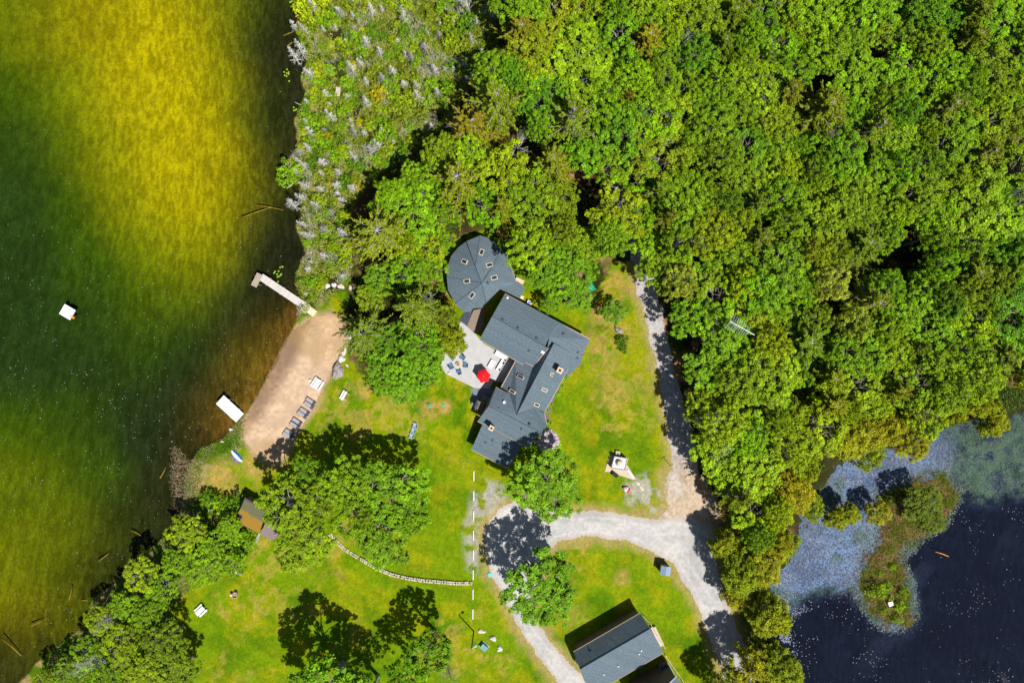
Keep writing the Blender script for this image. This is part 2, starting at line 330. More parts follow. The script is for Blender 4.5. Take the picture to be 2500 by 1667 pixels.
# islet and pond
base = blend(base, blend(np.ones(XX.shape + (3,)) * C((150, 120, 75)), C((95, 95, 25)), sst(0.4, 0.6, n2)), sst(4, 1, DI))
base = blend(base, C((10, 22, 46)), sst(0.6, -1.0, DP + (n2 - .5) * 3.5 + (n1 - .5) * 3))
base = blend(base, C((58, 62, 30)), sst(6, 1, DPo) * (DP > -1) * (DI > 3) * .8)
# lake bed
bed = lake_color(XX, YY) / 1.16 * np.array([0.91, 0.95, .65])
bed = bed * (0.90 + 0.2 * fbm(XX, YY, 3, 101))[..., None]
weed = sst(0.56, 0.66, fbm(XX, YY, 4.5, 111)) * sst(-12, -2, DL)
bed = blend(bed, C((40, 42, 16)), weed * 0.45)
shal = sst(-4.5, -0.3, DL) * sst(4, -1, np.minimum(db, 50) - 3) * sst(.35, .6, n5)
bed = blend(bed, C((150, 108, 50)), shal * 0.5)
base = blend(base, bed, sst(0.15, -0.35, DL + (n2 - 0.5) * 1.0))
base = np.clip(base * (0.78 + 0.44 * n4)[..., None], 0, 1)

farm = sst(0, 12, np.maximum(np.abs(XX) - 95, np.abs(YY) - 65)) * (DL > 0) * (DPo > 0)
base = blend(base, C((62, 84, 20)), farm)
def grid_object(name, keep, zoff, colors, m, extra=None):
    ny, nx = XX.shape
    idx = np.full((ny, nx), -1); cell = keep
    use = np.zeros((ny, nx), bool)
    use[:-1, :-1] |= cell; use[1:, :-1] |= cell; use[:-1, 1:] |= cell; use[1:, 1:] |= cell
    idx[use] = np.arange(use.sum())
    co = np.stack([XX[use], YY[use], ZZ[use] + zoff], 1).astype(np.float32)
    j, i = np.nonzero(cell)
    q = np.stack([idx[j, i], idx[j, i + 1], idx[j + 1, i + 1], idx[j + 1, i]], 1).astype(np.int32)
    me = bpy.data.meshes.new(name); me.vertices.add(len(co)); me.vertices.foreach_set('co', co.ravel())
    me.loops.add(q.size); me.loops.foreach_set('vertex_index', q.ravel())
    me.polygons.add(len(q)); me.polygons.foreach_set('loop_start', np.arange(0, q.size, 4, dtype=np.int32))
    me.polygons.foreach_set('use_smooth', np.ones(len(q), bool)); me.update(calc_edges=True)
    a = me.color_attributes.new('tone', 'FLOAT_COLOR', 'POINT')
    cc = np.ones((len(co), 4), np.float32); cc[:, :3] = colors[use]; a.data.foreach_set('color', cc.ravel())
    me.materials.append(m); o = bpy.data.objects.new(name, me); col.objects.link(o); return struct(o)

GROUND = mat('ground_soil', (0.72, 0.72, 0.72), (1.28, 1.28, 1.28), 5, 0.95, bump=0.9, bscale=4.0, attr='tone', spec=0.1, bdist=0.10, detail=6)
allc = np.ones((len(gy) - 1, len(gx) - 1), bool)
grid_object('ground', allc, 0, base, GROUND)
cc_ = lambda m: m[:-1, :-1]
# driveway, dirt turning place, forest track, beach: ragged sheets over the ground
GRAVEL = mat('gravel', (1.0, 1.0, 1.0), (1.24, 1.24, 1.24), 9, 0.95, bump=0.6, bscale=14, attr='tone', spec=0.1, bdist=0.03)
ddr = sdist(XX, YY, DRIVE)
gc = blend(np.ones(XX.shape + (3,)) * C((204, 201, 200)), C((220, 215, 210)), sst(0.45, 0.7, fbm(XX * 0.5, YY, 3, 121)))
gc = blend(gc, C((176, 176, 176)), sst(0.5, 0.7, n1) * 0.5)
lane = np.minimum(np.abs(ddr + 1.1), np.abs(ddr + 2.6)); gc = blend(gc, C((226, 222, 216)), sst(0.35, 0.05, lane + (n2 - 0.5) * 0.5) * 0.45)
gc = gc * (0.86 + 0.28 * n4)[..., None]
gc = blend(gc, C((206, 186, 160)), sst(-0.9, 0.1, ddr + wob * 0.5) * 0.6)
grid_object('driveway', cc_((ddr + wob * 0.5 < 0) & (DP > 1.0)), 0.03, gc, GRAVEL)
ddi = np.minimum(sdist(XX, YY, DIRT), sdist(XX, YY, TRACK))
dc = blend(np.ones(XX.shape + (3,)) * C((212, 190, 164)), C((186, 154, 122)), sst(0.4, 0.7, fbm(XX + YY * .4, YY * 0.35, 2.0, 131)))
dc = blend(dc, C((214, 208, 200)), sst(0.5, 0.7, n2) * 0.6)
dc = blend(dc, C((196, 196, 200)), sst(W(0, 1150).y - 2, W(0, 1150).y + 4, YY) * 0.7)
dc = dc * (0.78 + 0.44 * n4)[..., None]
grid_object('dirt_track', cc_((ddi + wob * 0.9 + (n1 - .5) * 1.2 < 0) & (ddr + wob * 0.35 >= -0.2)), 0.018, dc, GRAVEL)
pb = W(790, 850); ringb = np.sqrt(((XX - pb.x) * 1.5 + (YY - pb.y) * 0.5) ** 2 + (YY - pb.y) ** 2)
rake = 0.5 + 0.5 * np.sin(ringb * 9 + n1 * 5)
sc_ = blend(np.ones(XX.shape + (3,)) * C((234, 202, 168)), C((208, 174, 142)), rake * 0.6)
wet = sst(4.2, 1.2, DL + (n1 - .5) * 1.5)
sc_ = blend(sc_, C((156, 124, 98)), wet * 0.85); sc_ = blend(sc_, C((205, 165, 100)), sst(0.5, 0.7, n3) * 0.4)
SAND = mat('sand', (0.96, 0.96, 0.98), (1.14, 1.14, 1.16), 8, 0.95, bump=0.45, bscale=5, attr='tone', spec=0.1, bdist=0.04)
sc_ = sc_ * (0.86 + 0.28 * vnoise(XX, YY, .5, 151) * vnoise(XX, YY, 2.1, 152) * 2)[..., None]
grid_object('beach', cc_((db + wob * 0.25 < 0)), 0.02, sc_, SAND)

# ------------------------------------------------------------------ water
def water(name, poly_d, z, tint, rough, bscale, sheen_film=None, bumpd=0.05, ior=1.33):
    m = bpy.data.materials.new(name); m.use_nodes = True; n = m.node_tree; n.nodes.remove(n.nodes['Principled BSDF'])
    out = n.nodes['Material Output']; tc = n.nodes.new('ShaderNodeTexCoord')
    mp = n.nodes.new('ShaderNodeMapping'); mp.inputs['Rotation'].default_value = (0, 0, R(-14)); mp.inputs['Scale'].default_value = (1.0, 0.30, 1)
    n.links.new(tc.outputs['Object'], mp.inputs[0])
    no = n.nodes.new('ShaderNodeTexNoise'); no.inputs['Scale'].default_value = bscale; no.inputs['Detail'].default_value = 2; no.inputs['Distortion'].default_value = 0.6; n.links.new(mp.outputs[0], no.inputs['Vector'])
    bp = n.nodes.new('ShaderNodeBump'); bp.inputs['Strength'].default_value = 0.6; bp.inputs['Distance'].default_value = bumpd; n.links.new(no.outputs['Fac'], bp.inputs['Height'])
    fr = n.nodes.new('ShaderNodeFresnel'); fr.inputs[0].default_value = ior; n.links.new(bp.outputs[0], fr.inputs[1])
    tr = n.nodes.new('ShaderNodeBsdfTransparent')
    # ripples focus the light that reaches the bed: tint varies with the swell
    cr = n.nodes.new('ShaderNodeMix'); cr.data_type = 'RGBA'; cr.inputs[6].default_value = (*[v * 0.80 for v in tint], 1); cr.inputs[7].default_value = (*[min(1, v * 1.12) for v in tint], 1)
    mr = n.nodes.new('ShaderNodeMapRange'); mr.inputs[1].default_value = 0.40; mr.inputs[2].default_value = 0.62; n.links.new(no.outputs['Fac'], mr.inputs[0])
    n.links.new(mr.outputs[0], cr.inputs[0]); n.links.new(cr.outputs[2], tr.inputs[0])
    gl = n.nodes.new('ShaderNodeBsdfGlossy'); gl.inputs['Roughness'].default_value = rough; n.links.new(bp.outputs[0], gl.inputs['Normal'])
    ms = n.nodes.new('ShaderNodeMixShader'); n.links.new(fr.outputs[0], ms.inputs[0]); n.links.new(tr.outputs[0], ms.inputs[1]); n.links.new(gl.outputs[0], ms.inputs[2])
    last = ms.outputs[0]
    if sheen_film is not None:
        at = n.nodes.new('ShaderNodeAttribute'); at.attribute_name = 'tone'
        nf = n.nodes.new('ShaderNodeTexNoise'); nf.inputs['Scale'].default_value = 3.5; nf.inputs['Detail'].default_value = 6; n.links.new(tc.outputs['Object'], nf.inputs['Vector'])
        mf_ = n.nodes.new('ShaderNodeMapRange'); mf_.inputs[1].default_value = 0.35; mf_.inputs[2].default_value = 0.7; n.links.new(nf.outputs['Fac'], mf_.inputs[0])
        mu = n.nodes.new('ShaderNodeMath'); mu.operation = 'MULTIPLY'; n.links.new(at.outputs['Alpha'], mu.inputs[0])
        ad = n.nodes.new('ShaderNodeMath'); ad.operation = 'ADD'; ad.inputs[1].default_value = 0.35; n.links.new(mf_.outputs[0], ad.inputs[0]); n.links.new(ad.outputs[0], mu.inputs[1])
        cl = n.nodes.new('ShaderNodeClamp'); n.links.new(mu.outputs[0], cl.inputs[0])
        pb_ = n.nodes.new('ShaderNodeBsdfPrincipled'); pb_.inputs['Roughness'].default_value = 0.7; pb_.inputs['Specular IOR Level'].default_value = .25; n.links.new(at.outputs['Color'], pb_.inputs['Base Color'])
        m2 = n.nodes.new('ShaderNodeMixShader'); n.links.new(cl.outputs[0], m2.inputs[0]); n.links.new(last, m2.inputs[1]); n.links.new(pb_.outputs[0], m2.inputs[2]); last = m2.outputs[0]
    n.links.new(last, out.inputs[0])
    step = 3 if sheen_film is None else 2
    X = XX[::step, ::step]; Y = YY[::step, ::step]; D = poly_d[::step, ::step]
    keep = D < 2.5; k = keep[:-1, :-1] | keep[1:, 1:]
    use = np.zeros(X.shape, bool); use[:-1, :-1] |= k; use[1:, :-1] |= k; use[:-1, 1:] |= k; use[1:, 1:] |= k
    idx = np.full(X.shape, -1); idx[use] = np.arange(use.sum()); j, i = np.nonzero(k)
    q = np.stack([idx[j, i], idx[j, i + 1], idx[j + 1, i + 1], idx[j + 1, i]], 1)
    me = bpy.data.meshes.new(name); me.from_pydata(np.stack([X[use], Y[use], np.full(use.sum(), z)], 1).tolist(), [], q.tolist())
    if sheen_film is not None:
        a = me.color_attributes.new('tone', 'FLOAT_COLOR', 'POINT'); f = sheen_film[::step, ::step][use].astype(np.float32); a.data.foreach_set('color', f.ravel())
    me.materials.append(m); o = bpy.data.objects.new(name, me); col.objects.link(o); return struct(o)
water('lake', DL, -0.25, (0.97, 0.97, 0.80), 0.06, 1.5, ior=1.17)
sheen_film = np.zeros(XX.shape + (4,))  # weed mat on the pond, with the water's blue sheen painted into its colour
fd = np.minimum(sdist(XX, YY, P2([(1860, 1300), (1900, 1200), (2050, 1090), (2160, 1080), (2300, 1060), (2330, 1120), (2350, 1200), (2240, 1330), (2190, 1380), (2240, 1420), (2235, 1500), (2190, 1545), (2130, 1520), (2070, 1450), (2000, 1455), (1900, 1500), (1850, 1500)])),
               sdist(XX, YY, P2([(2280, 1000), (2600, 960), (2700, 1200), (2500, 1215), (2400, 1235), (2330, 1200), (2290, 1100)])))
sheen_film[..., :3] = blend(np.ones(XX.shape + (3,)) * C((148, 178, 226)), C((86, 118, 116)), sst(0.42, 0.58, n1))
lil = sst(W(2290, 0).x, W(2360, 0).x, XX); sheen_film[..., :3] = blend(sheen_film[..., :3], blend(np.ones(XX.shape + (3,)) * C((88, 122, 104)), C((48, 66, 92)), sst(.4, .6, n2)), lil)
sheen_film[..., 3] = sst(2.0, -3.2, fd + wob * 2.2 + (n1 - .5) * 4) * (0.45 + 0.5 * sst(0.3, 0.6, n1))
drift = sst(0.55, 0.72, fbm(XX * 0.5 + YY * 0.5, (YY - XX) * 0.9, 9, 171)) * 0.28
sheen_film[..., :3] = np.where((fd > 0)[..., None], C((70, 90, 130)), sheen_film[..., :3]); sheen_film[..., 3] = np.maximum(sheen_film[..., 3], drift * sst(-14, 0, -fd) * 0.5)
water('pond', DPo, -0.2, (0.80, 0.88, 1.0), 0.8, 1.2, sheen_film=sheen_film, bumpd=0.02, ior=1.13)

# ------------------------------------------------------------------ vegetation meshes
def leaf_mesh(name, P, N, size, tones, m, aspect=1.0, D=None, parent=None):
    """one quad per leaf spray; P centres, N normals, size half-length, tones rgb"""
    n = len(P); N = N / (np.linalg.norm(N, axis=1, keepdims=True) + 1e-9)
    if D is None: D = RNG.normal(size=(n, 3))
    a = D - (D * N).sum(1, keepdims=True) * N; a /= np.linalg.norm(a, axis=1, keepdims=True) + 1e-9
    b = np.cross(N, a); s = np.asarray(size).reshape(-1, 1) * np.ones((n, 1))
    bend = N * s * 0.25
    v = np.stack([P - a * s - bend, P + b * s * aspect * 0.8 + a * s * 0.1, P + a * s - bend, P - b * s * aspect * 0.8 + a * s * 0.1], 1).reshape(-1, 3).astype(np.float32)
    me = bpy.data.meshes.new(name); me.vertices.add(4 * n); me.vertices.foreach_set('co', v.ravel())
    q = np.arange(4 * n, dtype=np.int32); me.loops.add(4 * n); me.loops.foreach_set('vertex_index', q)
    me.polygons.add(n); me.polygons.foreach_set('loop_start', np.arange(0, 4 * n, 4, dtype=np.int32)); me.update(calc_edges=True)
    at = me.color_attributes.new('tone', 'FLOAT_COLOR', 'POINT'); c = np.ones((n, 4), np.float32); c[:, :3] = tones
    at.data.foreach_set('color', np.repeat(c, 4, 0).ravel()); me.materials.append(m)
    o = bpy.data.objects.new(name, me); col.objects.link(o)
    if parent: o.parent = parent
    return o
def unit(n, up=0.0):
    d = RNG.normal(size=(n, 3)); d[:, 2] += up; return d / np.linalg.norm(d, axis=1, keepdims=True)
GREEN = np.array([0.198, 0.334, 0.002])
def tones(n, base=GREEN, var=0.35, yel=0.25):
    t = base[None] * (1 + (RNG.random((n, 1)) - 0.5) * 2 * var)
    y = RNG.random((n, 1)) ** 2 * yel; t = t * (1 + np.array([[1.2, 0.5, 0.2]]) * y); return t
def hidden(o):  # prototypes are real trees too: they are moved to a place of their own
    return o
HC = {}
def broadleaf(R_, Ht, seed, nc=200, per=50, leaf=0.13, flat=0.48, gaps=0.0, asp=0.8, cr=0.42, base=GREEN, name='broadleaf_tree', limbs=True, bark=BARK, arms=7):
    """crown of separate leaf clumps carried by radiating boughs, with dark gaps between"""
    global RNG; RNG = np.random.default_rng(seed)
    root = bpy.data.objects.new(name, None); col.objects.link(root); root.empty_display_size = 0.3
    hc = Ht - R_ * flat * 0.95; HC[root.name] = hc
    ph = RNG.random() * 6.28; k1, k2 = RNG.integers(3, 6), RNG.integers(6, 9); a1, a2 = RNG.random() * 6.28, RNG.random() * 6.28
    # boughs: bumps on the dome
    bt = RNG.random((arms * 2, 2)); bt = np.stack([2 * np.pi * (np.arange(arms * 2) * 0.618 + bt[:, 0] * .1), np.sqrt((np.arange(arms * 2) + .5) / (arms * 2)) * 0.86], 1)
    bx = bt[:, 1] * np.cos(bt[:, 0]) * R_; by = bt[:, 1] * np.sin(bt[:, 0]) * R_; bh = RNG.random(arms * 2) * 1.1 - .1
    hole = RNG.random((3, 2)) * 1.2 - .6
    L = []
    for i in range(nc):
        t = 2 * math.pi * (i * 0.61803) + RNG.normal() * .25; u = math.sqrt((i + .5) / nc)
        edge = R_ * (1 + .12 * math.sin(k1 * t + a1) + .09 * math.sin(k2 * t + a2)); rr = edge * u * (1 + RNG.normal() * .04)
        x, y = rr * math.cos(t), rr * math.sin(t)
        d = np.sqrt((bx - x) ** 2 + (by - y) ** 2); m = d.argmin(); bump = bh[m] + max(0, 1.0 - d[m] / (R_ * .30)) * 1.1
        if gaps and min(np.hypot(hole[:, 0] * R_ - x, hole[:, 1] * R_ - y)) < R_ * gaps * 1.4: continue
        z = hc + R_ * flat * (math.sqrt(max(0, 1 - min(1, u) ** 2.2)) * 1.15 - .35) + bump - .7 + RNG.normal() * .28
        L.append((x, y, z, m))
        if u > .6 and RNG.random() < .55: L.append((x * .93, y * .93, z - 1.1 - RNG.random(), m))
        if RNG.random() < .22: L.append((x * .8, y * .8, z - 1.8 - RNG.random(), m))
    P = []; N = []; T = []; mt = 1 + (RNG.random(arms * 2) - .5) * .30
    for x, y, z, m in L:
        r2 = cr * (0.65 + 0.7 * RNG.random()); dd = unit(per, 0.5); p = np.array([[x, y, z]]) + dd * r2 * (0.35 + 0.75 * RNG.random((per, 1))) * np.array([[1, 1, .7]])
        P.append(p); N.append(dd * 0.55 + unit(per, 1.6) * 0.85); T.append(tones(per, base * mt[m] * (1 + (RNG.random() - 0.5) * 0.65)))
    P = np.concatenate(P); N = np.concatenate(N); T = np.concatenate(T)
    leaf_mesh('crown', P, N, leaf * (0.6 + 0.8 * RNG.random(len(P))), T, LEAF, asp, parent=root)
    mb = MB(); tr = 0.026 * Ht; sway = RNG.normal(size=2) * 0.25
    mb.tube([(0, 0, -0.3), (0, 0, Ht * 0.06), (sway[0] * .4, sway[1] * .4, hc * 0.5), (sway[0], sway[1], hc), (sway[0], sway[1], hc + R_ * flat * .4)], [tr * 1.5, tr, tr * 0.85, tr * 0.5, tr * 0.2], 7)
    if limbs:
        for q in range(arms * 2):
            z0 = hc * (0.5 + 0.35 * RNG.random()); lz = hc + R_ * flat * (.8 - .8 * bt[q, 1]) + bh[q] - .2; lx, ly = bx[q], by[q]
            mb.tube([(sway[0] * .5, sway[1] * .5, z0), (lx * .5, ly * .5, z0 + (lz - z0) * .65), (lx, ly, lz), (lx * 1.12, ly * 1.12, lz + .5)], [tr * 0.26, tr * 0.18, tr * 0.10, tr * .04], 5, cap=False)
            for w_ in range(3):
                a = bt[q, 0] + RNG.normal() * .9; l = R_ * .28; sx, sy, sz = lx * .75, ly * .75, z0 + (lz - z0) * .85
                mb.tube([(sx, sy, sz), (sx + math.cos(a) * l, sy + math.sin(a) * l, sz + l * .5)], [tr * .09, tr * .03], 4, cap=False)
    mb.obj('trunk', bark, root, smooth=True)
    return root
def pine(R_, Ht, seed, base=np.array([0.230, 0.290, 0.006]), whorls=8, name='pine_tree', sparse=0.15, per=120):
    global RNG; RNG = np.random.default_rng(seed)
    root = bpy.data.objects.new(name, None); col.objects.link(root); root.empty_display_size = 0.3
    mb = MB(); P = []; N = []; D = []; T = []; HC[root.name] = Ht * .72
    mb.tube([(0, 0, -0.3), (0, 0, Ht * 0.5), (0, 0, Ht)], [Ht * 0.02, Ht * 0.013, 0.03], 7)
    for k in range(whorls):
        u = k / (whorls - 1); z = Ht * (0.38 + 0.58 * u); rl = R_ * 1.12 * (1.0 - 0.70 * u) * (0.85 + 0.3 * RNG.random()); nb = 7
        for b in range(nb):
            if RNG.random() < sparse: continue
            t = 2 * math.pi * (b + RNG.random() * 0.5) / nb + k * 0.5; l = rl * (0.7 + 0.45 * RNG.random())
            dx, dy = math.cos(t), math.sin(t); rise = 0.10 + 0.35 * u + RNG.random() * 0.1
            pts = [(0, 0, z), (dx * l * .5, dy * l * .5, z + l * rise * 0.3), (dx * l, dy * l, z + l * rise)]
            mb.tube(pts, [0.09, 0.06, 0.02], 4, cap=False)
            for sgn in (-1, 0, 1):
                for q in range(3):
                    f0 = 0.34 + 0.2 * q; aa = t + sgn * 0.75; ll = l * (0.27 - 0.05 * q) if sgn else l * 0.5
                    s0 = np.array([dx * l * f0, dy * l * f0, z + l * rise * f0 * f0]); e0 = s0 + np.array([math.cos(aa) * ll, math.sin(aa) * ll, ll * 0.22])
                    m_ = per // 9 + 3; w_ = RNG.random((m_, 1)); p = s0 + (e0 - s0) * (0.15 + 0.9 * w_) + RNG.normal(size=(m_, 3)) * np.array([[.10, .10, .08]])
                    P.append(p); N.append(unit(m_, 1.6)); D.append((e0 - s0)[None] + RNG.normal(size=(m_, 3)) * ll * 0.35); T.append(tones(m_, base * (0.85 + 0.3 * RNG.random()), .3, .2))
    P = np.concatenate(P); N = np.concatenate(N); D = np.concatenate(D); T = np.concatenate(T)
    leaf_mesh('crown', P, N, 0.24 * (0.6 + 0.7 * RNG.random(len(P))), T, NEEDLE, 0.42, D, parent=root)
    mb.obj('trunk', GREYBARK, root, smooth=True); return root
def branchy(Ht, seed, spread=0.5, depth=4, r0=0.12, m=PALEBARK, name='dead_tree', fan=3, droop=0.0, rmin=0.02):
    rnd = random.Random(seed); mb = MB()
    def grow(p, d, l, r, k):
        e = p + d * l; mid = p + d * l * 0.5 + Vector((rnd.uniform(-1, 1), rnd.uniform(-1, 1), 0)) * l * 0.06
        mb.tube([p, mid, e], [r, r * 0.8, max(rmin * .6, r * 0.55)], 5 if k > 1 else 3, cap=False)
        if k == 0: return
        for i in range(fan + (1 if k > 2 else 0)):
            a = Vector((rnd.gauss(0, 1), rnd.gauss(0, 1), rnd.gauss(0, 0.6))).normalized()
            nd = (d + a * spread * (1.0 + 0.3 * (depth - k)) + Vector((0, 0, 0.12 - droop))).normalized()
            st = p + d * l * rnd.uniform(0.45, 1.0)
            grow(st, nd, l * rnd.uniform(0.5, 0.78), max(rmin, r * 0.55), k - 1)
    grow(Vector((0, 0, -0.2)), Vector((rnd.uniform(-.1, .1), rnd.uniform(-.1, .1), 1)).normalized(), Ht * 0.42, r0, depth)
    root = bpy.data.objects.new(name, None); col.objects.link(root); root.empty_display_size = 0.2
    mb.obj('branches', m, root); return root
def snag(Ht, seed, m=PALEBARK, lean=(0, 0), n=70, rr=0.28, tw=0.022):
    rnd = random.Random(seed); mb = MB(); lx, ly = lean
    mb.tube([(0, 0, -0.2), (lx * .5, ly * .5, Ht * .5), (lx, ly, Ht)], [0.09, 0.06, 0.02], 5)
    for i in range(n):
        u = 0.12 + 0.85 * rnd.random() ** 0.8; z = Ht * u; t = rnd.uniform(0, 6.28); l = Ht * rr * (1.1 - u) * rnd.uniform(0.5, 1.2) + 0.15
        o = Vector((lx * u, ly * u, z)); d = Vector((math.cos(t), math.sin(t), rnd.uniform(-0.15, 0.45)))
        mb.tube([o, o + d * l * .55 + Vector((0, 0, .03)), o + d * l], [tw * 1.3, tw, tw * 0.6], 3, cap=False)
        for q in range(3):
            t2 = t + rnd.uniform(-1, 1); s = o + d * l * rnd.uniform(.35, .9); mb.tube([s, s + Vector((math.cos(t2), math.sin(t2), rnd.uniform(-.1, .5))) * l * 0.4], [tw * 0.8, tw * 0.5], 3, cap=False)
    root = bpy.data.objects.new('dead_tree', None); col.objects.link(root); root.empty_display_size = 0.2
    mb.obj('branches', m, root); return root

# ------------------------------------------------------------------ prototypes (each becomes the first tree of its shape)
BL = [broadleaf(r, h, 100 + i, gaps=g, leaf=lf, nc=nc) for i, (r, h, g, lf, nc) in enumerate([(4.3, 13, 0.0, .13, 180), (4.5, 14, .12, .14, 190), (3.9, 12, .05, .12, 150), (4.7, 14.5, .10, .14, 215), (3.6, 11, .0, .12, 130), (4.3, 13.5, .18, .15, 165), (4.2, 12.5, .14, .115, 170)])]
WL = [broadleaf(r, h, 200 + i, nc=150, per=44, leaf=0.19, asp=0.32, flat=0.7, cr=.45, base=np.array([0.235, 0.310, 0.003]), name='willow_tree') for i, (r, h) in enumerate([(3.1, 8.5), (2.6, 7.5), (3.5, 9.5)])]
PI = [pine(5.2, 15, 301, sparse=.22, whorls=7), pine(4.2, 14, 302, whorls=8, sparse=.2), pine(3.2, 13, 303, sparse=0.3, whorls=9), pine(4.2, 14, 304, sparse=0.05, whorls=10, per=190)]
SH = [broadleaf(r, h, 400 + i, nc=int(34 * r), per=24, leaf=0.10, flat=0.5, cr=.3, arms=2, limbs=False, name='shrub', base=GREEN * 1.05) for i, (r, h) in enumerate([(1.2, 1.5), (1.0, 1.2), (1.5, 1.9), (0.8, 1.0)])]
BR = [branchy(11, 501, .55, 4, .14), branchy(9, 502, .7, 4, .11), branchy(8, 503, .5, 4, .10, GREYBARK), branchy(12, 504, .75, 4, .15)]
SN = [snag(3.8, 601, lean=(.2, -.1)), snag(5.0, 602, lean=(-.5, .4)), snag(3.0, 603), snag(6.0, 604, lean=(.6, .3), rr=.2), snag(2.4, 605, rr=.35), snag(4.4, 606, GREYBARK, (.2, .5))]
used = set()
def plant(proto, px, py, z, label, cat, group, scale=1.0, tint=None, rz=None, base_z=0.0, zs=None):
    """px, py: where the crown, whose middle is z metres up, is seen"""
    p = W(px, py, z); loc = (p.x, p.y, base_z); rz = random.uniform(0, 6.283) if rz is None else rz
    if zs is None and cat == 'tree' and proto.name in HC: zs = min(1.35, max(.3, z / HC[proto.name]))
    wv = 1 + (random.random() - .5) * .2; sc3 = (scale * wv, scale / wv, zs or scale)
    if proto.name not in used:
        used.add(proto.name); KIDS[proto.name] = [(c, list(c.children)) for c in proto.children]
        proto.location = loc; proto.rotation_euler = (0, 0, rz); proto.scale = sc3; tag(proto, label, cat, group); r = proto; kids = [c for c, _ in KIDS[proto.name]]
    else: r, kids = dup(proto, loc, rz, label, group, sc3, cat)
    for k in kids:
        if tint is not None and k.name.startswith('crown'): k.color = (*tint, 1)
    return r
TINT = {'fresh green': (1.0, 1.12, 1.0), 'yellow-green': (1.30, 1.16, 0.8), 'deep green': (0.60, 0.80, 2.0), 'olive green': (0.94, 0.93, 1.0), 'rusty olive': (1.12, 0.86, 1.0), 'mid green': (0.84, 0.95, 1.0)}

# ------------------------------------------------------------------ the wood
PX = lambda pts: pts
FOREST = [(1225, -90), (2620, -90), (2620, 900), (2450, 965), (2400, 1000), (2260, 1055), (2150, 1080), (2060, 1110), (1990, 1165), (1960, 1230), (1930, 1290), (1900, 1340), (1860, 1330), (1812, 1360), (1795, 1290), (1785, 1220), (1735, 1120),
  (1706, 1020), (1680, 930), (1655, 830), (1632, 750), (1600, 670), (1575, 600), (1530, 590), (1490, 630), (1420, 680), (1370, 700), (1320, 680), (1285, 630), (1262, 560), (1200, 515), (1130, 515), (1070, 550), (1060, 620), (1040, 680), (930, 640), (880, 600),
  (870, 540), (910, 480), (970, 430), (1060, 360), (1110, 300), (1160, 200), (1220, 120)]
GAPS = [(2000, 205, 40), (2230, 612, 42), (1500, 285, 18), (1498, 325, 14), (1430, 470, 30), (1425, 510, 28), (2140, 130, 42), (1470, 70, 12), (1290, 535, 26), (1240, 350, 24), (1700, 440, 22), (2060, 150, 26), (1915, 980, 20), (1400, 380, 14), (1530, 470, 18), (1120, 410, 14)]
def sd1(px, py, poly):
    return float(sdist(np.array([px], float), np.array([py], float), poly)[0])
def region(px, py):
    if py > 900 and px > 1900: return 'beside the weedy pond'
    if px < 1130: return 'between the marsh and the round roof' if py > 380 else 'at the marsh edge of the wood'
    if px < 1450: return ('above the round roof' if py > 330 else 'near the top beside the dead-tree marsh')
    if px < 1640: return ('behind the top end of the gravel track' if py > 300 else 'in the wood near the top centre')
    if px < 1960: return ('near the roof antenna' if 560 < py < 900 else ('along the right side of the gravel track' if py >= 900 else 'in the wood above the antenna' if py > 270 else 'in the wood near the top edge'))
    if px < 2230: return ('in the middle of the right-hand wood' if py > 400 else 'around the brown clearing in the upper wood')
    return ('in the top right corner of the wood' if py < 330 else 'near the right edge of the wood')
HAND = [  # explicit trees of the wood: proto, px, py, z, scale, tint, label
 (PI[0], 932, 572, 11.5, 1.15, (1.15, 1.15, 1), 'star-shaped yellow-green pine with bare grey twigs at its heart, at the marsh edge'),
 (PI[1], 1215, 250, 12, 1.1, (1.0, 1.1, 1), 'pine with a rusty brown patch near its trunk beside the tall dead snag'),
 (PI[0], 1120, 445, 12, .95, (1.25, 1.2, 1), 'pale yellow-green pine above left of the round roof'),
 (PI[1], 1395, 290, 12.5, 1.05, (0.95, 1.1, 1), 'grey-limbed pine above the round roof beside the track gap'),
 (PI[3], 2010, 270, 11, 1.1, (1.0, 1.0, 1), 'soft olive pine just below the brown clearing in the upper wood'),
 (PI[3], 1350, 400, 10, 0.9, (1.15, 1.1, 1), 'pale feathery pine between the round roof and the track gap'),
 (PI[3], 2100, 600, 10, 1.0, (0.8, 1.0, 1), 'dark green pine left of the leaf-strewn clearing at the right'),
 (PI[2], 1015, 750, 11, 1.25, (0.85, 1.0, 1), 'thin pine with pale bare limbs left of the wooden deck'),
 (PI[1], 890, 815, 8.5, 0.9, (0.85, 1.05, 1.4), 'grey-green pine between the beach and the clump of broad trees'),
 (BL[6], 2025, 690, 11, 0.75, (1.6, 1.15, 14), 'silvery grey-green tree in the middle of the right-hand wood'),
 (BL[6], 2085, 795, 11, 0.70, (1.5, 1.15, 12), 'smaller silvery tree below the larger silvery one'),
 (BL[6], 1660, 690, 10, 0.70, (1.5, 1.1, 12), 'pale grey-green tree beside the top end of the gravel track'),
 (BL[3], 1405, 160, 11, 1.35, (1.15, 1.15, 1), 'largest bright domed crown in the upper middle of the wood'),
]
placed = [(a[1], a[2], 62 if a[0] in PI else 46) for a in HAND]
for pr, px, py, z, s, t, lb in HAND: plant(pr, px, py, z, lb, 'tree', None, s, t)
rnd = random.Random(5); cand = []
tries = 0; npl = 0
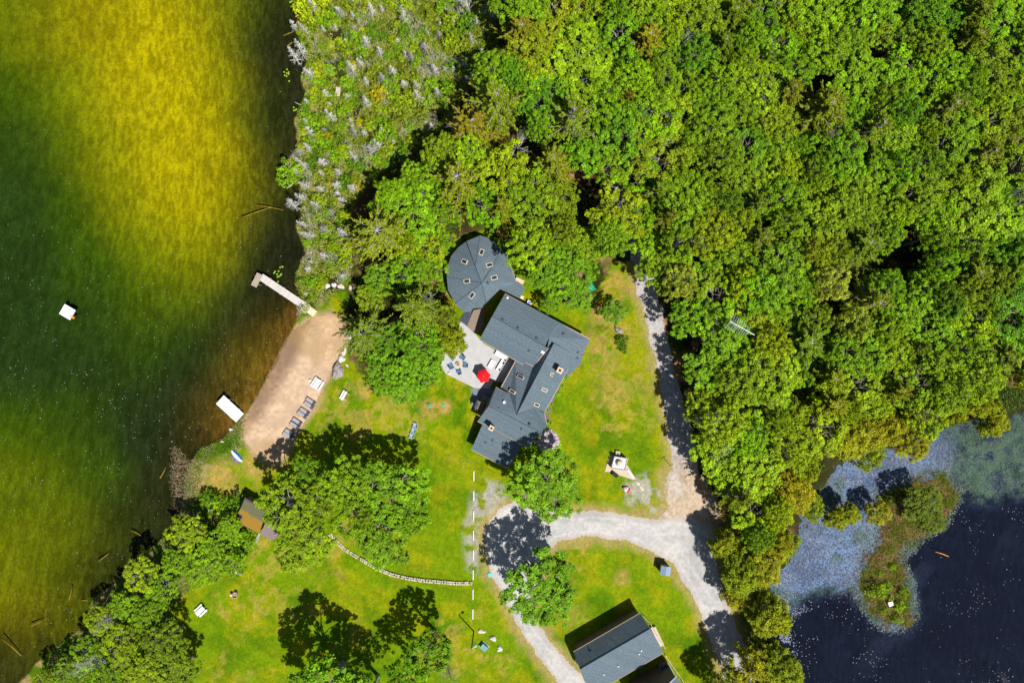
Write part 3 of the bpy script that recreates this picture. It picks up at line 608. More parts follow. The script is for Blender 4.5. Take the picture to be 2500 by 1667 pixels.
while tries < 9000 and npl < 286:
    tries += 1; px = rnd.uniform(860, 2600); py = rnd.uniform(-80, 1400)
    s = rnd.choice([0.62, 0.75, 0.85, 0.95, 1.02, 1.12, 1.25]); rad = 46 * s
    if sd1(px, py, FOREST) > -18 * s: continue
    if any((px - a) ** 2 + (py - b) ** 2 < (r + rad * 0.9) ** 2 * 0.50 for a, b, r in placed): continue
    if any((px - a) ** 2 + (py - b) ** 2 < (r + rad * 0.62) ** 2 for a, b, r in GAPS): continue
    placed.append((px, py, rad)); npl += 1
    pond = (sd1(*W(px, py, 9)[:2], POND) < 9) and px > 1850
    lf = rnd.random()
    if pond: cn = 'yellow-green'
    elif px < 1250 and py > 350: cn = rnd.choice(['fresh green', 'yellow-green', 'yellow-green', 'mid green'])
    elif px > 1650 and py > 780: cn = rnd.choice(['yellow-green', 'yellow-green', 'fresh green', 'mid green', 'fresh green'])
    elif px > 2250: cn = rnd.choice(['deep green', 'olive green', 'mid green', 'fresh green', 'olive green'])
    else: cn = rnd.choice(['fresh green', 'fresh green', 'mid green', 'yellow-green', 'deep green', 'olive green', 'mid green', 'fresh green', 'rusty olive' if rnd.random() < .5 else 'mid green'])
    t = tuple(v * rnd.uniform(0.9, 1.1) for v in TINT[cn])
    if not pond and rnd.random() < 0.09:
        plant(rnd.choice(PI[1:]), px, py, 10, '%s needled pine standing %s' % (cn, region(px, py)), 'tree', 'trees of the wood', s * 0.95, t, rnd.uniform(0, 6.28)); continue
    pr = rnd.choice(WL if pond and rnd.random() < .75 else BL)
    size = 'small' if s < 0.9 else ('large' if s > 1.05 else 'medium-sized')
    plant(pr, px, py, (rnd.uniform(6.8, 8.6) if px < 1760 and py > 600 else rnd.uniform(8.8, 11.2)) if pr in BL else 7, '%s %s %s %s' % (size, cn, 'feathery willow' if pr in WL else 'broadleaf tree', region(px, py)), 'tree', 'trees of the wood', s * rnd.uniform(1.02, 1.12), t, rnd.uniform(0, 6.28))
# ------------------------------------------------------------------ trees standing by themselves, round the lawns and the shores
def solo(pr, px, py, z, s, t, lb, group=None, rz=None): return plant(pr, px, py, z, lb, 'tree', group, s, t, rz)
G1 = (0.75, 1.05, 1)
SOLO = [
 (BL[3], 1334, 1184, 8.8, 1.22, (0.80, 1.0, 1), 'big round maple against the bottom corner of the grey house roof'),
 (BL[0], 1322, 1440, 10, 1.36, (0.66, 0.90, 1), 'big round maple whose shadow lies over the gravel loop'),
 (BL[2], 745, 1155, 8, .75, (0.75, .92, 1), 'dark green oak nearest the lowest beach loungers'),
 (BL[3], 950, 1200, 9, 1.22, (0.80, 1.0, 1), 'bright green oak at the right of the lawn clump'),
 (BL[0], 845, 1185, 9.5, 1.0, (0.9, .95, 1), 'yellowish oak in the middle of the lawn clump'),
 (BL[5], 700, 1232, 10, 1.05, (0.98, .95, 1), 'yellow-green oak beside the mossy boathouse roof'),
 (BL[3], 735, 1325, 9, .98, (1.02, 1.0, 1), 'yellow-green oak at the lower left of the lawn clump'),
 (BL[6], 870, 1262, 9, .9, (0.9, .92, 1), 'oak above the left end of the curved stone wall'),
 (BL[1], 935, 1312, 9, 1.05, (0.84, .98, 1), 'oak at the lower right of the lawn clump, above the stone wall'),
 (BL[6], 790, 1222, 9, .8, (0.98, .9, 1), 'small olive oak beside the bare spot of the lawn clump'),
 (BL[1], 998, 1262, 9, .72, (0.85, 1.0, 1), 'oak at the rightmost edge of the lawn clump'),
 (BL[5], 1045, 1598, 9.5, 0.85, (0.7, .9, 1), 'half-bare tree with pale dead branches near the bottom edge'),
 (BL[4], 990, 1655, 9, 0.85, (0.7, .95, 1), 'low green tree at the bottom edge beside the half-bare one'),
 (BL[5], 788, 1712, 13, 1.5, (0.7, .92, 1), 'tree at the bottom edge casting the jagged shadow on the lawn'),
 (BL[2], 893, 1722, 10, 1.05, (0.75, .95, 1), 'right-hand neighbour of the bottom-edge tree with the jagged shadow'),
 (BL[0], 1015, 902, 7.5, .95, (0.72, .98, 1), 'bright broad tree left of the patio chairs'),
 (BL[2], 945, 905, 6.5, .95, (0.72, .95, 1), 'broad tree above the pale bare patch on the lawn'),
 (BL[6], 1025, 840, 8, .85, (0.66, .9, 1), 'broad tree in the middle of the clump left of the patio'),
 (BL[2], 950, 835, 6, .85, (0.56, .80, 1), 'darker broad tree in the clump between beach and patio'),
 (BL[4], 905, 725, 5, .7, (1.05, .95, 1), 'small yellow-green tree above the sand beach'),
 (BL[6], 1000, 655, 8, .8, (0.78, .98, 1), 'light green tree above the clump left of the round roof'),
 (BL[2], 935, 680, 6, .8, (0.8, 1.0, 1), 'light green tree between the shore rocks and the round roof'),
 (BL[4], 1053, 650, 6, .8, (0.85, 1.0, 1), 'bright tree brushing the left side of the round roof'),
 (BL[4], 1078, 588, 7, .6, (0.85, 1.0, 1), 'small bright tree touching the top left of the round roof'),
 (WL[1], 1098, 832, 6, 1.0, (1.0, .95, 1), 'yellow feathery tree leaning over the patio chairs'),
 (WL[2], 1080, 780, 5.5, .8, (0.8, .82, 1), 'olive feathery tree left of the wooden deck'),
 (BL[4], 1408, 722, 4, .75, (0.7, .92, 1), 'small tree by the green tarpaulin'),
 (BL[2], 1355, 662, 7, .9, (0.85, 1.0, 1), 'bright tree above the white air conditioner'),
 (BL[4], 1345, 742, 4, .5, (0.72, .9, 1), 'little tree between the house and the green tarpaulin'),
 (BL[4], 1498, 760, 3.5, .6, (0.58, .82, 1), 'small dark tree above the grey boulder on the upper lawn'),
 (BL[0], 985, 945, 5, .7, (0.72, .98, 1), 'low bright tree above the right end of the pale bare patch'),
 (BL[4], 1050, 890, 5, .65, (0.72, .98, 1), 'bright tree touching the left tip of the patio'),
]
for a in SOLO:
    if a[6]: solo(a[0], a[1], a[2], a[3], a[4], a[5], a[6])
SHORE = [(455, 1300, .8, 'yellow-green'), (520, 1330, .75, 'fresh green'), (560, 1290, .6, 'fresh green'), (500, 1385, .8, 'fresh green'), (570, 1380, .6, 'fresh green'), (430, 1370, .7, 'fresh green'), (345, 1405, .8, 'yellow-green'), (395, 1435, .75, 'mid green'), (300, 1480, .8, 'fresh green'),
  (360, 1500, .8, 'mid green'), (250, 1515, .7, 'yellow-green'), (300, 1570, .95, 'yellow-green'), (395, 1570, 1.05, 'olive green'), (220, 1590, .8, 'fresh green'), (170, 1640, .7, 'mid green'), (260, 1650, .95, 'fresh green'), (350, 1650, 1.0, 'yellow-green'), (430, 1640, .9, 'olive green'), (110, 1665, .6, 'yellow-green')]
wh = ['between the lake and the old boathouse', 'halfway along the bottom left shore', 'at the bottom left corner shore']
for i, (px, py, s, cn) in enumerate(SHORE):
    reg = wh[0] if py < 1400 else wh[1] if py < 1540 else wh[2]
    plant(BL[(i * 3 + 1) % 7], px, py, 6.5 * max(s, .7), '%s %s shore tree %s' % ('small' if s < .75 else 'large' if s > .9 else 'middling', cn, reg), 'tree', 'trees along the lake shore', s * .86, tuple(v * (.8 if py > 1480 else .95) for v in TINT[cn]), zs=None)
WILL = [(1812, 1395, 1.15), (1770, 1330, .9), (1860, 1375, 1.1), (1905, 1330, .9), (1880, 1502, 1.25), (1805, 1450, .8), (1895, 1630, 1.15), (1930, 1640, .8), (1840, 1640, 1.2), (1980, 1235, .7), (2040, 1265, .7), (2145, 1252, .6), (1760, 1680, .9), (2425, 1030, .9), (2230, 1085, .8), (2120, 1100, .9), (2075, 1255, .65)]
for i, (px, py, s) in enumerate(WILL):
    reg = 'at the pond inlet' if py < 1300 and px > 1950 else ('between track and pond below the wood' if py < 1560 else 'at the bottom between track and pond')
    plant(WL[i % 3], px, py, 6 * s, 'bright yellow-green feathery willow %s%s' % (reg, ', smaller one' if s < .85 else ''), 'tree', 'willows round the pond', s, (1.0 + .15 * (i % 3), 1.05, 1), zs=None)
for i, (px, py, s) in enumerate([(2240, 1225, 1.0), (2265, 1265, .8)]):
    plant(BL[2 + i * 2], px, py, 3.5, ['dark round bush-like tree on the reedy islet', 'smaller green tree on the right of the reedy islet'][i], 'tree', None, s * .8, (.62, .58, 1), zs=.5)
for i, (px, py) in enumerate([(2150, 1400), (2165, 1430), (2140, 1440), (2175, 1460), (2160, 1490), (2195, 1480), (2190, 1510), (2120, 1445), (2205, 1445), (2180, 1385)]):
    plant(SH[i % 4], px, py, .5, 'small yellow-green bush on the reedy islet, %s the white box' % ('above' if py < 1450 else 'beside'), 'shrub', 'bushes on the tip of the islet', .55 + .2 * (i % 3), (1.0, .95, 1))
# dead and bare trees one can tell apart
DEAD = [(BR[1], 1120, 320, 4, .85, 'fan of pale bare branches at the marsh edge in deep shade'), (BR[0], 1265, 350, 6, .7, 'grey bare tree in a dark gap above the round roof'), (BR[2], 1325, 475, 6, .6, 'bare grey fan of twigs above right of the round roof'),
 (BR[0], 1655, 120, 9, .8, 'leafless pale tree near the top centre of the wood'), (BR[3], 2470, 460, 10, .6, 'leafless pale tree near the right edge of the wood'), (BR[2], 2015, 330, 11, .5, 'small bare grey tree below the brown clearing'),
 (BR[3], 1735, 1040, 9, .7, 'bare white-limbed tree beside the shaded gravel track'), (BR[0], 1800, 1050, 9, .75, 'bluish bare tree in the wood right of the gravel track'), (BR[1], 1765, 1110, 9, .95, 'bare tree crown right of the shaded end of the track'),
 (BR[1], 1690, 610, 9, .75, 'bare branching tree right of the top end of the track'), (BR[0], 1035, 735, 9, .55, 'pale bare-limbed tree left of the round roof'), (BR[3], 1380, 300, 12, .55, 'tangle of pale dead limbs above the round roof'),
 (BR[2], 1085, 1625, 7, .8, 'pale dead branches near the bottom edge beside the half-bare tree'), (BR[2], 545, 1380, 5, .5, 'white birch limb above the bottom left lawn'), (BR[1], 270, 1520, 7, .5, 'white birch limb on the bottom left shore'),
 (BR[3], 220, 1600, 7, .5, 'white birch limb at the bottom left corner'), (BR[2], 1890, 20, 10, .7, 'bluish bare branches at the top edge of the wood'), (BR[1], 1145, 15, 4, .9, 'spreading grey dead tree at the top edge of the marsh'),
 (BR[2], 1195, 25, 4, .7, 'second grey dead tree at the top edge of the marsh'), (BR[1], 900, 375, 3, .6, 'tall pale dead tree leaning in the lower marsh'), (BR[2], 2450, 1650, 1.5, .3, 'bare white twigs in the pond at the bottom right')]
for pr, px, py, z, s, lb in DEAD:
    top = max(v.co.z for v in KIDS[pr.name][0][0].data.vertices) if pr.name in KIDS else max(v.co.z for v in pr.children[0].data.vertices)
    plant(pr, px, py, z, lb, 'dead tree', None, s * 1.15, zs=(z + 4.8) / top if z >= 6 else None)
# marsh: snags and shrubs one by one
rnd = random.Random(9); ms = []; i = 0
SPEC = [(715, 60), (735, 130), (765, 25), (722, 145), (745, 295), (755, 320), (785, 395), (725, 372), (745, 410), (780, 420), (825, 420), (780, 460), (740, 485), (820, 470), (715, 505), (805, 520), (790, 560), (835, 570), (812, 290), (800, 250), (792, 225), (770, 500), (1035, 110), (1020, 235), (1060, 170), (925, 125), (890, 100), (985, 50), (905, 30), (830, 30), (860, 175), (845, 230), (745, 245), (760, 180)]
def mreg(px, py): return 'at the water edge of the marsh' if px < 770 else ('in the upper marsh' if py < 190 else 'in the middle of the marsh' if py < 360 else 'in the lower marsh')
for k in range(1500):
    if len(ms) >= 92: break
    if k < len(SPEC): px, py = SPEC[k]; s = rnd.uniform(.7, 1.0)
    else:
        px, py = rnd.uniform(715, 1190), rnd.uniform(-10, 700); s = rnd.uniform(.4, .8)
        x, y = W(px, py)[:2]
        if (px - 750) ** 2 + (py - 752) ** 2 < 1600 or sd1(x, y, MARSH) > -1.2 or sd1(x, y, LAKE) < 0.6 or any((px - a) ** 2 + (py - b) ** 2 < 17 ** 2 for a, b in ms) or rnd.random() < (px - 715) / 900: continue
    ms.append((px, py)); pr = rnd.choice(SN)
    plant(pr, px, py, 2.0, '%s pale grey dead snag %s' % ('low' if s < .6 else 'tall' if s > .85 else 'medium', mreg(px, py)), 'dead tree', 'dead snags in the marsh', s * rnd.uniform(.8, 1.15), rz=rnd.uniform(0, 6.28), zs=s * rnd.uniform(.9, 1.7))
sh = []
COLS = {'green': (0.85, 0.98, 1), 'yellow-green': (1.15, 1.02, 1), 'dark green': (.50, .66, 1.2), 'orange-yellow': (1.75, 0.98, .8), 'olive': (.95, .75, 4), 'bright yellow': (1.45, 1.12, .6)}
for k in range(4000):
    if len(sh) >= 235: break
    px, py = rnd.uniform(715, 1215), rnd.uniform(-15, 745); x, y = W(px, py)[:2]
    if sd1(x, y, MARSH) > -0.6 or sd1(x, y, LAKE) < 0.8 or any((px - a) ** 2 + (py - b) ** 2 < (rr + 5) ** 2 for a, b, rr in sh) or (px - 750) ** 2 + (py - 755) ** 2 < 900: continue
    s = rnd.uniform(.45, 1.2); cn = rnd.choice(['green', 'green', 'yellow-green', 'yellow-green', 'dark green', 'olive', 'orange-yellow' if px < 1000 and rnd.random() < .4 else 'green', 'bright yellow' if px < 900 else 'olive'])
    sh.append((px, py, 12 * s)); plant(rnd.choice(SH), px, py, .7, '%s %s shrub %s' % ('small' if s < .8 else 'large' if s > 1.1 else 'medium', cn, mreg(px, py)), 'shrub', 'shrubs in the marsh', s, COLS[cn], rnd.uniform(0, 6.28))
for px, py, s, cn, lb in [(765, 22, 1.9, 'bright yellow', 'bright round bush at the top left of the marsh'), (708, 425, 1.5, 'green', 'green bush out over the lake by the orange log'), (640, 1245, 1.3, 'green', 'bush against the top of the mossy boathouse roof'),
   (580, 1225, 1.2, 'dark green', 'dark bush left of the mossy boathouse roof'), (545, 1235, 1.3, 'green', 'green bush between shore and boathouse'), (515, 1215, 1.1, 'dark green', 'dark bush on the shore left of the boathouse'), (600, 1320, 1.3, 'green', 'green bush below the mossy boathouse roof'),
   (570, 1330, 1.0, 'dark green', 'dark bush below left of the boathouse'), (925, 950, 1.0, 'dark green', 'dark low bush beside the pale bare patch'), (900, 930, .8, 'green', 'green low bush left of the pale bare patch'), (640, 1420, .0, 'green', None),
   (1518, 830, .9, 'dark green', 'dark bush under the grey boulder on the upper lawn'), (1522, 850, .7, 'dark green', 'small dark bush on the raked ground'), (1240, 560, 1.0, 'bright yellow', 'yellow bush above right of the round roof'), (1255, 640, .9, 'green', 'green bush right of the round roof'),
   (1080, 700, .9, 'green', 'green bush left of the round roof wall'), (1095, 745, .9, 'orange-yellow', 'orange-flowered bush left of the round roof')]:
    if lb: plant(SH[2] if s > 1 else SH[0], px, py, .8, lb, 'shrub', None, s, COLS[cn])

# ------------------------------------------------------------------ uncountable cover
def field(name, polyd, n, box, hts, size, palette, scale_n, m=LEAF, asp=0.6, flatn=0.6, z0=0.0, seed=1, per=1, bright=1.0, lying=None):
    g = np.random.default_rng(seed); pts = np.zeros((0, 2))
    x0, y0, x1, y1 = box; a = W(x0, y0); b = W(x1, y1)
    while len(pts) < n:
        p = np.stack([g.uniform(a.x, b.x, n), g.uniform(b.y, a.y, n)], 1); d = polyd(p[:, 0], p[:, 1])
        p = p[d > g.random(len(p))]; pts = np.concatenate([pts, p])
    pts = pts[:n]; k = fbm(pts[:, 0], pts[:, 1], scale_n, seed + 50, 3) * 1.6 - 0.3 + g.normal(size=n) * 0.10
    pal = np.array([lin(c) for c in palette]) / 1.35 * bright; ii = np.clip(k, 0, 0.999) * (len(pal) - 1); lo = ii.astype(int)
    t = pal[lo] * (1 - (ii - lo))[:, None] + pal[np.minimum(lo + 1, len(pal) - 1)] * (ii - lo)[:, None]
    t = t * (1 + (g.random((n, 1)) - .5) * .7)
    hh = hts[0] + (hts[1] - hts[0]) * fbm(pts[:, 0], pts[:, 1], 1.3, seed + 70, 3) * (0.5 + g.random(n))
    P = np.stack([pts[:, 0], pts[:, 1], z0 + hh * (0.4 + 0.6 * g.random(n))], 1); N = g.normal(size=(n, 3)); N[:, 2] = np.abs(N[:, 2]) + flatn
    D = None
    if lying is not None:
        D = np.stack([np.cos(lying + g.normal(size=n) * 0.6), np.sin(lying + g.normal(size=n) * 0.6), g.normal(size=n) * 0.15], 1)
    o = leaf_mesh(name, P, N, size * (0.5 + g.random(n)), t, m, asp, D); return o
def inpoly(poly, lo=0, hi=1.0, extra=None):
    def f(x, y):
        v = sst(lo, lo - hi, sdist(x, y, poly)); return v * extra(x, y) if extra else v
    return f
mk = inpoly(MARSH, 0.3, 1.0, lambda x, y: (sdist(x, y, LAKE) > 0.1) * sst(0.28, 0.5, fbm(x, y, 2.4, 61, 3)))
o = field('marsh_undergrowth', mk, 150000, (690, -60, 1240, 780), (0.05, 0.9), 0.11, [(30, 46, 12), (100, 155, 10), (160, 185, 25), (70, 95, 18), (190, 195, 70), (205, 200, 130), (100, 150, 15), (205, 195, 35), (90, 145, 15), (40, 50, 16)], 1.5, seed=3)
tag(struct(o, 'stuff'), 'tangled green, yellow and straw-coloured undergrowth covering the marsh', 'undergrowth')
mk2 = inpoly(MARSH, 0.3, 1.0, lambda x, y: (sdist(x, y, LAKE) > 0.1) * sst(0.5, 0.72, fbm(x, y, 3.4, 67, 3)))
o = field('dead_stems', mk2, 9000, (690, -60, 1240, 780), (0.5, 1.4), 0.34, [(225, 222, 212), (190, 185, 170), (235, 230, 225), (200, 180, 150)], 1.2, asp=0.07, flatn=0.5, seed=4, lying=R(-60), bright=1.1)
tag(struct(o, 'stuff'), 'tangle of pale dead stems over the marsh shrubs', 'dead stems')
mk = inpoly(P2([(420, 1050), (600, 1000), (600, 1090), (500, 1130), (490, 1220), (560, 1260), (640, 1340), (480, 1430), (420, 1500), (400, 1700), (60, 1700), (220, 1420), (430, 1270), (430, 1150)]), 0.3, 1.5, lambda x, y: (sdist(x, y, LAKE) > 0.0) * 1.0)
o = field('shore_undergrowth', mk, 42000, (40, 980, 660, 1700), (0.03, 0.45), 0.10, [(60, 120, 10), (80, 140, 10), (110, 150, 15), (185, 165, 120), (70, 125, 15)], 2.4, seed=7)
tag(struct(o, 'stuff'), 'rough green growth between the bottom left shore and the mown lawn', 'undergrowth')
mk = inpoly(P2([(420, 1080), (470, 1130), (480, 1220), (470, 1260), (430, 1250), (415, 1170)]), 0.5, 1.5)
o = field('shore_reeds', mk, 2600, (400, 1060, 500, 1270), (0.1, 0.7), 0.22, [(190, 165, 130), (205, 185, 150), (170, 140, 100)], 1.0, asp=0.12, flatn=0.2, seed=8, z0=-.2)
tag(struct(o, 'stuff'), 'dry straw-coloured reeds standing in the lake edge left of the boathouse', 'reeds')
mk = inpoly(FOREST and P2([(1180, -60), (2600, -60), (2600, 980), (1980, 1180), (1850, 1500), (1900, 1700), (1800, 1700), (1760, 1400), (1700, 1150), (1660, 900), (1610, 700), (1560, 600), (1480, 640), (1380, 720), (1280, 680), (1220, 590), (1100, 590), (1060, 740), (1110, 830), (1060, 930), (930, 960), (880, 900), (860, 760), (870, 500), (1080, 320)]), -.5, 2, lambda x, y: (sdist(x, y, TRACK) > 0.6) * (sdist(x, y, POND) > 0.3) * sst(.4, .6, fbm(x, y, 3, 19, 3)) * 1.0)
o = field('forest_undergrowth', mk, 70000, (860, -60, 2600, 1700), (0.05, 1.1), 0.16, [(70, 120, 10), (110, 150, 15), (90, 130, 10), (150, 140, 40), (170, 120, 80)], 4, seed=12)
tag(struct(o, 'stuff'), 'low green saplings and leaf litter on the floor of the wood', 'undergrowth')
mk = inpoly(ISLET, 1.6, 2.5)
o = field('islet_reeds', mk, 16000, (2080, 1130, 2360, 1540), (0.1, 0.9), 0.22, [(150, 115, 80), (175, 145, 105), (120, 130, 30), (110, 150, 20), (160, 130, 90), (90, 70, 50)], 3.5, asp=0.16, flatn=0.3, seed=14, z0=-.1)
tag(struct(o, 'stuff'), 'brown and green reeds covering the islet in the pond', 'reeds')
mk = inpoly(P2([(1860, 1300), (1900, 1220), (2060, 1110), (2180, 1080), (2330, 1060), (2360, 1200), (2250, 1340), (2190, 1390), (2110, 1480), (2000, 1430), (1880, 1480)]), 0.5, 3, lambda x, y: sst(.35, .6, fbm(x, y, 2.5, 23, 3)))
o = field('reed_litter', mk, 14000, (1840, 1050, 2380, 1500), (0.0, 0.08), 0.17, [(120, 120, 135), (205, 210, 220), (120, 105, 85), (170, 175, 195), (225, 230, 240)], 2.5, asp=0.13, flatn=2.5, seed=15, z0=-.17, lying=R(-55))
tag(struct(o, 'stuff'), 'broken grey reed stalks floating on the pond between the willows and the islet', 'reed litter')
mk = inpoly(P2([(2290, 1010), (2600, 965), (2600, 1205), (2480, 1200), (2400, 1230), (2330, 1190), (2300, 1100)]), 0.3, 2, lambda x, y: sst(.3, .6, fbm(x, y, 1.6, 29, 3)))
o = field('pond_lilies', mk, 8000, (2270, 950, 2620, 1250), (0.0, 0.02), 0.12, [(50, 75, 50), (80, 110, 70), (100, 125, 105), (60, 85, 70)], 2.0, asp=1.1, flatn=6, seed=16, z0=-.185)
tag(struct(o, 'stuff'), 'speckled mat of small green pond weed at the right edge', 'pond weed')
mk = inpoly(ISLET, 2.2, 1.2, lambda x, y: (sdist(x, y, ISLET) > -0.3) * 1.0)
o = field('rim_lilies', mk, 4200, (2060, 1130, 2370, 1560), (0.0, 0.03), 0.10, [(90, 110, 70), (150, 165, 150), (70, 95, 75), (170, 175, 175)], 1.5, asp=1.0, flatn=4, seed=17, z0=-.185)
tag(struct(o, 'stuff'), 'pale fringe of floating weed round the islet', 'pond weed')
# sun glints on both waters, shaped as small white flecks
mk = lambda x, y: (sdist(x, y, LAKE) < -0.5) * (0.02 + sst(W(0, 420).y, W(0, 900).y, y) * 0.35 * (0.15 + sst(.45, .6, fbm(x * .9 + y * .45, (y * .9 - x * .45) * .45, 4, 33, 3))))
o = field('glint_flecks', mk, 950, (0, 0, 760, 1667), (0.0, 0.01), 0.065, [(235, 240, 240), (150, 165, 160), (215, 225, 225)], 2, asp=.5, flatn=8, seed=18, z0=-.235, bright=1.5)
tag(struct(o, 'stuff'), 'scattered white flecks standing in for sun glints on the lake', 'painted glints')
mk = lambda x, y: (np.maximum(sdist(x, y, POND), -sdist(x, y, ISLET)) < -0.5) * (0.03 + 0.5 * sst(.5, .68, fbm(x, y, 6, 37, 3)))
o = field('pond_glint_flecks', mk, 420, (1860, 1240, 2500, 1667), (0.0, 0.01), 0.05, [(235, 235, 235), (205, 210, 215)], 2, asp=.9, flatn=8, seed=20, z0=-.185, bright=1.3)  # glints on the open pond, added as pale flecks
tag(struct(o, 'stuff'), 'white flecks standing in for glints on the dark pond', 'painted glints')
mk = inpoly(P2([(1850, 1440), (1960, 1450), (2000, 1480), (1930, 1520), (1960, 1600), (1880, 1600), (1850, 1520)]), 0.5, 3, lambda x, y: sst(.35, .6, fbm(x, y, 1.5, 39, 3)))
o = field('bank_glint_flecks', mk, 1500, (1840, 1420, 2010, 1610), (0.0, 0.01), 0.07, [(225, 230, 240), (150, 160, 190), (205, 210, 225)], 2, asp=.8, flatn=8, seed=25, z0=-.185, bright=1.3)  # sun glitter near the bank, added as a dense patch of white flecks
tag(struct(o, 'stuff'), 'dense white flecks standing in for glitter on the pond under the willows', 'painted glints')
# rough grass on the lawns: short blades catch the light unevenly
mk = inpoly(LAWN, 0.3, 1.0, lambda x, y: (sdist(x, y, DRIVE) > 0.3) * (sdist(x, y, BEACH) > 0.2) * (0.25 + 0.75 * sst(.45, .7, fbm(x, y, 3, 43, 3))) * (sdist(x, y, P2(PATIO_PX)) > 0.2))
o = field('lawn_tufts', mk, 110000, (380, 660, 1860, 1700), (0.0, 0.06), 0.06, [(95, 130, 5), (130, 150, 5), (165, 160, 20), (110, 145, 5), (150, 160, 10)], 3.0, asp=.4, flatn=1.4, seed=21, z0=-.02, bright=1.15)
tag(struct(o, 'stuff'), 'tufts of yellow-green grass over the lawns', 'grass')

# ------------------------------------------------------------------ materials of built things
SHINGLE = boards('shingles', (0.092, 0.130, 0.160), (0.125, 0.165, 0.195), 0.30, 0, 0.16, 0.85, rot=R(-61), gapc=(0.065, 0.092, 0.115))
for m_ in (SHINGLE,):
    n = m_.node_tree; b = n.nodes['Principled BSDF']; tc = n.nodes.new('ShaderNodeTexCoord'); v = n.nodes.new('ShaderNodeTexNoise'); v.inputs['Scale'].default_value = 6.5; v.inputs['Detail'].default_value = 5
    n.links.new(tc.outputs['Object'], v.inputs['Vector']); mr = n.nodes.new('ShaderNodeMapRange'); mr.inputs[1].default_value = .35; mr.inputs[2].default_value = .65; mr.inputs[3].default_value = 0.78; mr.inputs[4].default_value = 1.22
    n.links.new(v.outputs['Fac'], mr.inputs[0]); mm = n.nodes.new('ShaderNodeMix'); mm.data_type = 'RGBA'; mm.blend_type = 'MULTIPLY'; mm.inputs[0].default_value = 1
    old = b.inputs['Base Color'].links[0].from_socket; n.links.new(old, mm.inputs[6]); n.links.new(mr.outputs[0], mm.inputs[7]); n.links.new(mm.outputs[2], b.inputs['Base Color'])
RIDGE = mat('ridge_cap', (0.05, 0.075, 0.10), (0.08, 0.11, 0.135), 6)
TRIM = mat('trim', (0.62, 0.46, 0.36), (0.5, 0.36, 0.28), 5, 0.6)
SIDING = boards('siding', (0.17, 0.12, 0.085), (0.22, 0.16, 0.11), 0.18, 2, 0.12)
CREAM = mat('cream_wood', (0.68, 0.52, 0.34), (0.75, 0.62, 0.45), 4, 0.6)
GLASS = mat('glass', (0.015, 0.03, 0.06), (0.02, 0.045, 0.09), 3, 0.08, spec=0.8)
STONE = mat('stone_light', (0.50, 0.44, 0.36), (0.32, 0.27, 0.22), 5, 0.9, bump=0.6)
GREYROCK = mat('rock_grey', (0.20, 0.17, 0.17), (0.42, 0.38, 0.36), 2.2, 0.9, bump=0.7, bscale=5)
WHITEROCK = mat('rock_white', (0.52, 0.50, 0.52), (0.72, 0.68, 0.66), 3, 0.9, bump=0.6)
PINKROCK = mat('rock_pink', (0.62, 0.47, 0.40), (0.70, 0.60, 0.52), 3, 0.9, bump=0.6)
BRICK = mat('chimney_stone', (0.52, 0.36, 0.26), (0.66, 0.54, 0.42), 6, 0.9, bump=0.5)
SOOT = mat('soot', (0.02, 0.015, 0.012)); BLACK = mat('black_metal', (0.02, 0.02, 0.022), rough=0.5)
WHITE = mat('white_paint', (0.78, 0.78, 0.80), (0.72, 0.72, 0.74), 2, 0.5)
CONC = mat('concrete', (0.40, 0.40, 0.41), (0.47, 0.46, 0.45), 0.8, 0.9, bump=0.15, bscale=20)
DECKW = boards('deck_boards', (0.23, 0.17, 0.13), (0.30, 0.23, 0.18), 0.15, 0, 0.22, rot=R(60))
DOCKW = boards('dock_boards', (0.50, 0.47, 0.44), (0.60, 0.56, 0.52), 0.30, 0, 0.14)
DOCKB = boards('old_dock_boards', (0.33, 0.27, 0.20), (0.46, 0.40, 0.33), 0.30, 1, 0.35)
GREYW = mat('weathered_wood', (0.52, 0.49, 0.47), (0.64, 0.60, 0.57), 5, 0.8)
BLUEP = mat('blue_plastic', (0.055, 0.13, 0.24), (0.075, 0.17, 0.30), 3, 0.45)
LBLUE = mat('pale_blue_plastic', (0.26, 0.38, 0.55), (0.36, 0.48, 0.64), 3, 0.4)
RED = mat('red_cloth', (0.80, 0.008, 0.012), (0.68, 0.006, 0.01), 2, 0.8)
REDP = mat('red_plastic', (0.72, 0.015, 0.01), rough=0.35)
TEAL = mat('teal_metal', (0.13, 0.27, 0.27), (0.17, 0.31, 0.31), 2, 0.5)
LGREY = mat('lounger_fabric', (0.30, 0.27, 0.28), (0.36, 0.33, 0.34), 3, 0.8); DGREY = mat('lounger_head', (0.09, 0.09, 0.13), rough=0.8)
CUSH = mat('white_cushion', (0.76, 0.75, 0.74), (0.7, 0.69, 0.7), 3, 0.9); NAVY = mat('navy_cloth', (0.02, 0.05, 0.09), rough=.9)
TARP = mat('green_tarpaulin', (0.01, 0.22, 0.09), (0.02, 0.36, 0.16), 3, 0.4, bump=.8); RIB = boards('ribbed_metal', (0.22, 0.30, 0.42), (0.28, 0.36, 0.48), 0.2, 0, 0.4, 0.5)
MULCH = mat('mulch', (0.12, 0.08, 0.07), (0.24, 0.17, 0.15), 9, bump=.8); FLAG = None

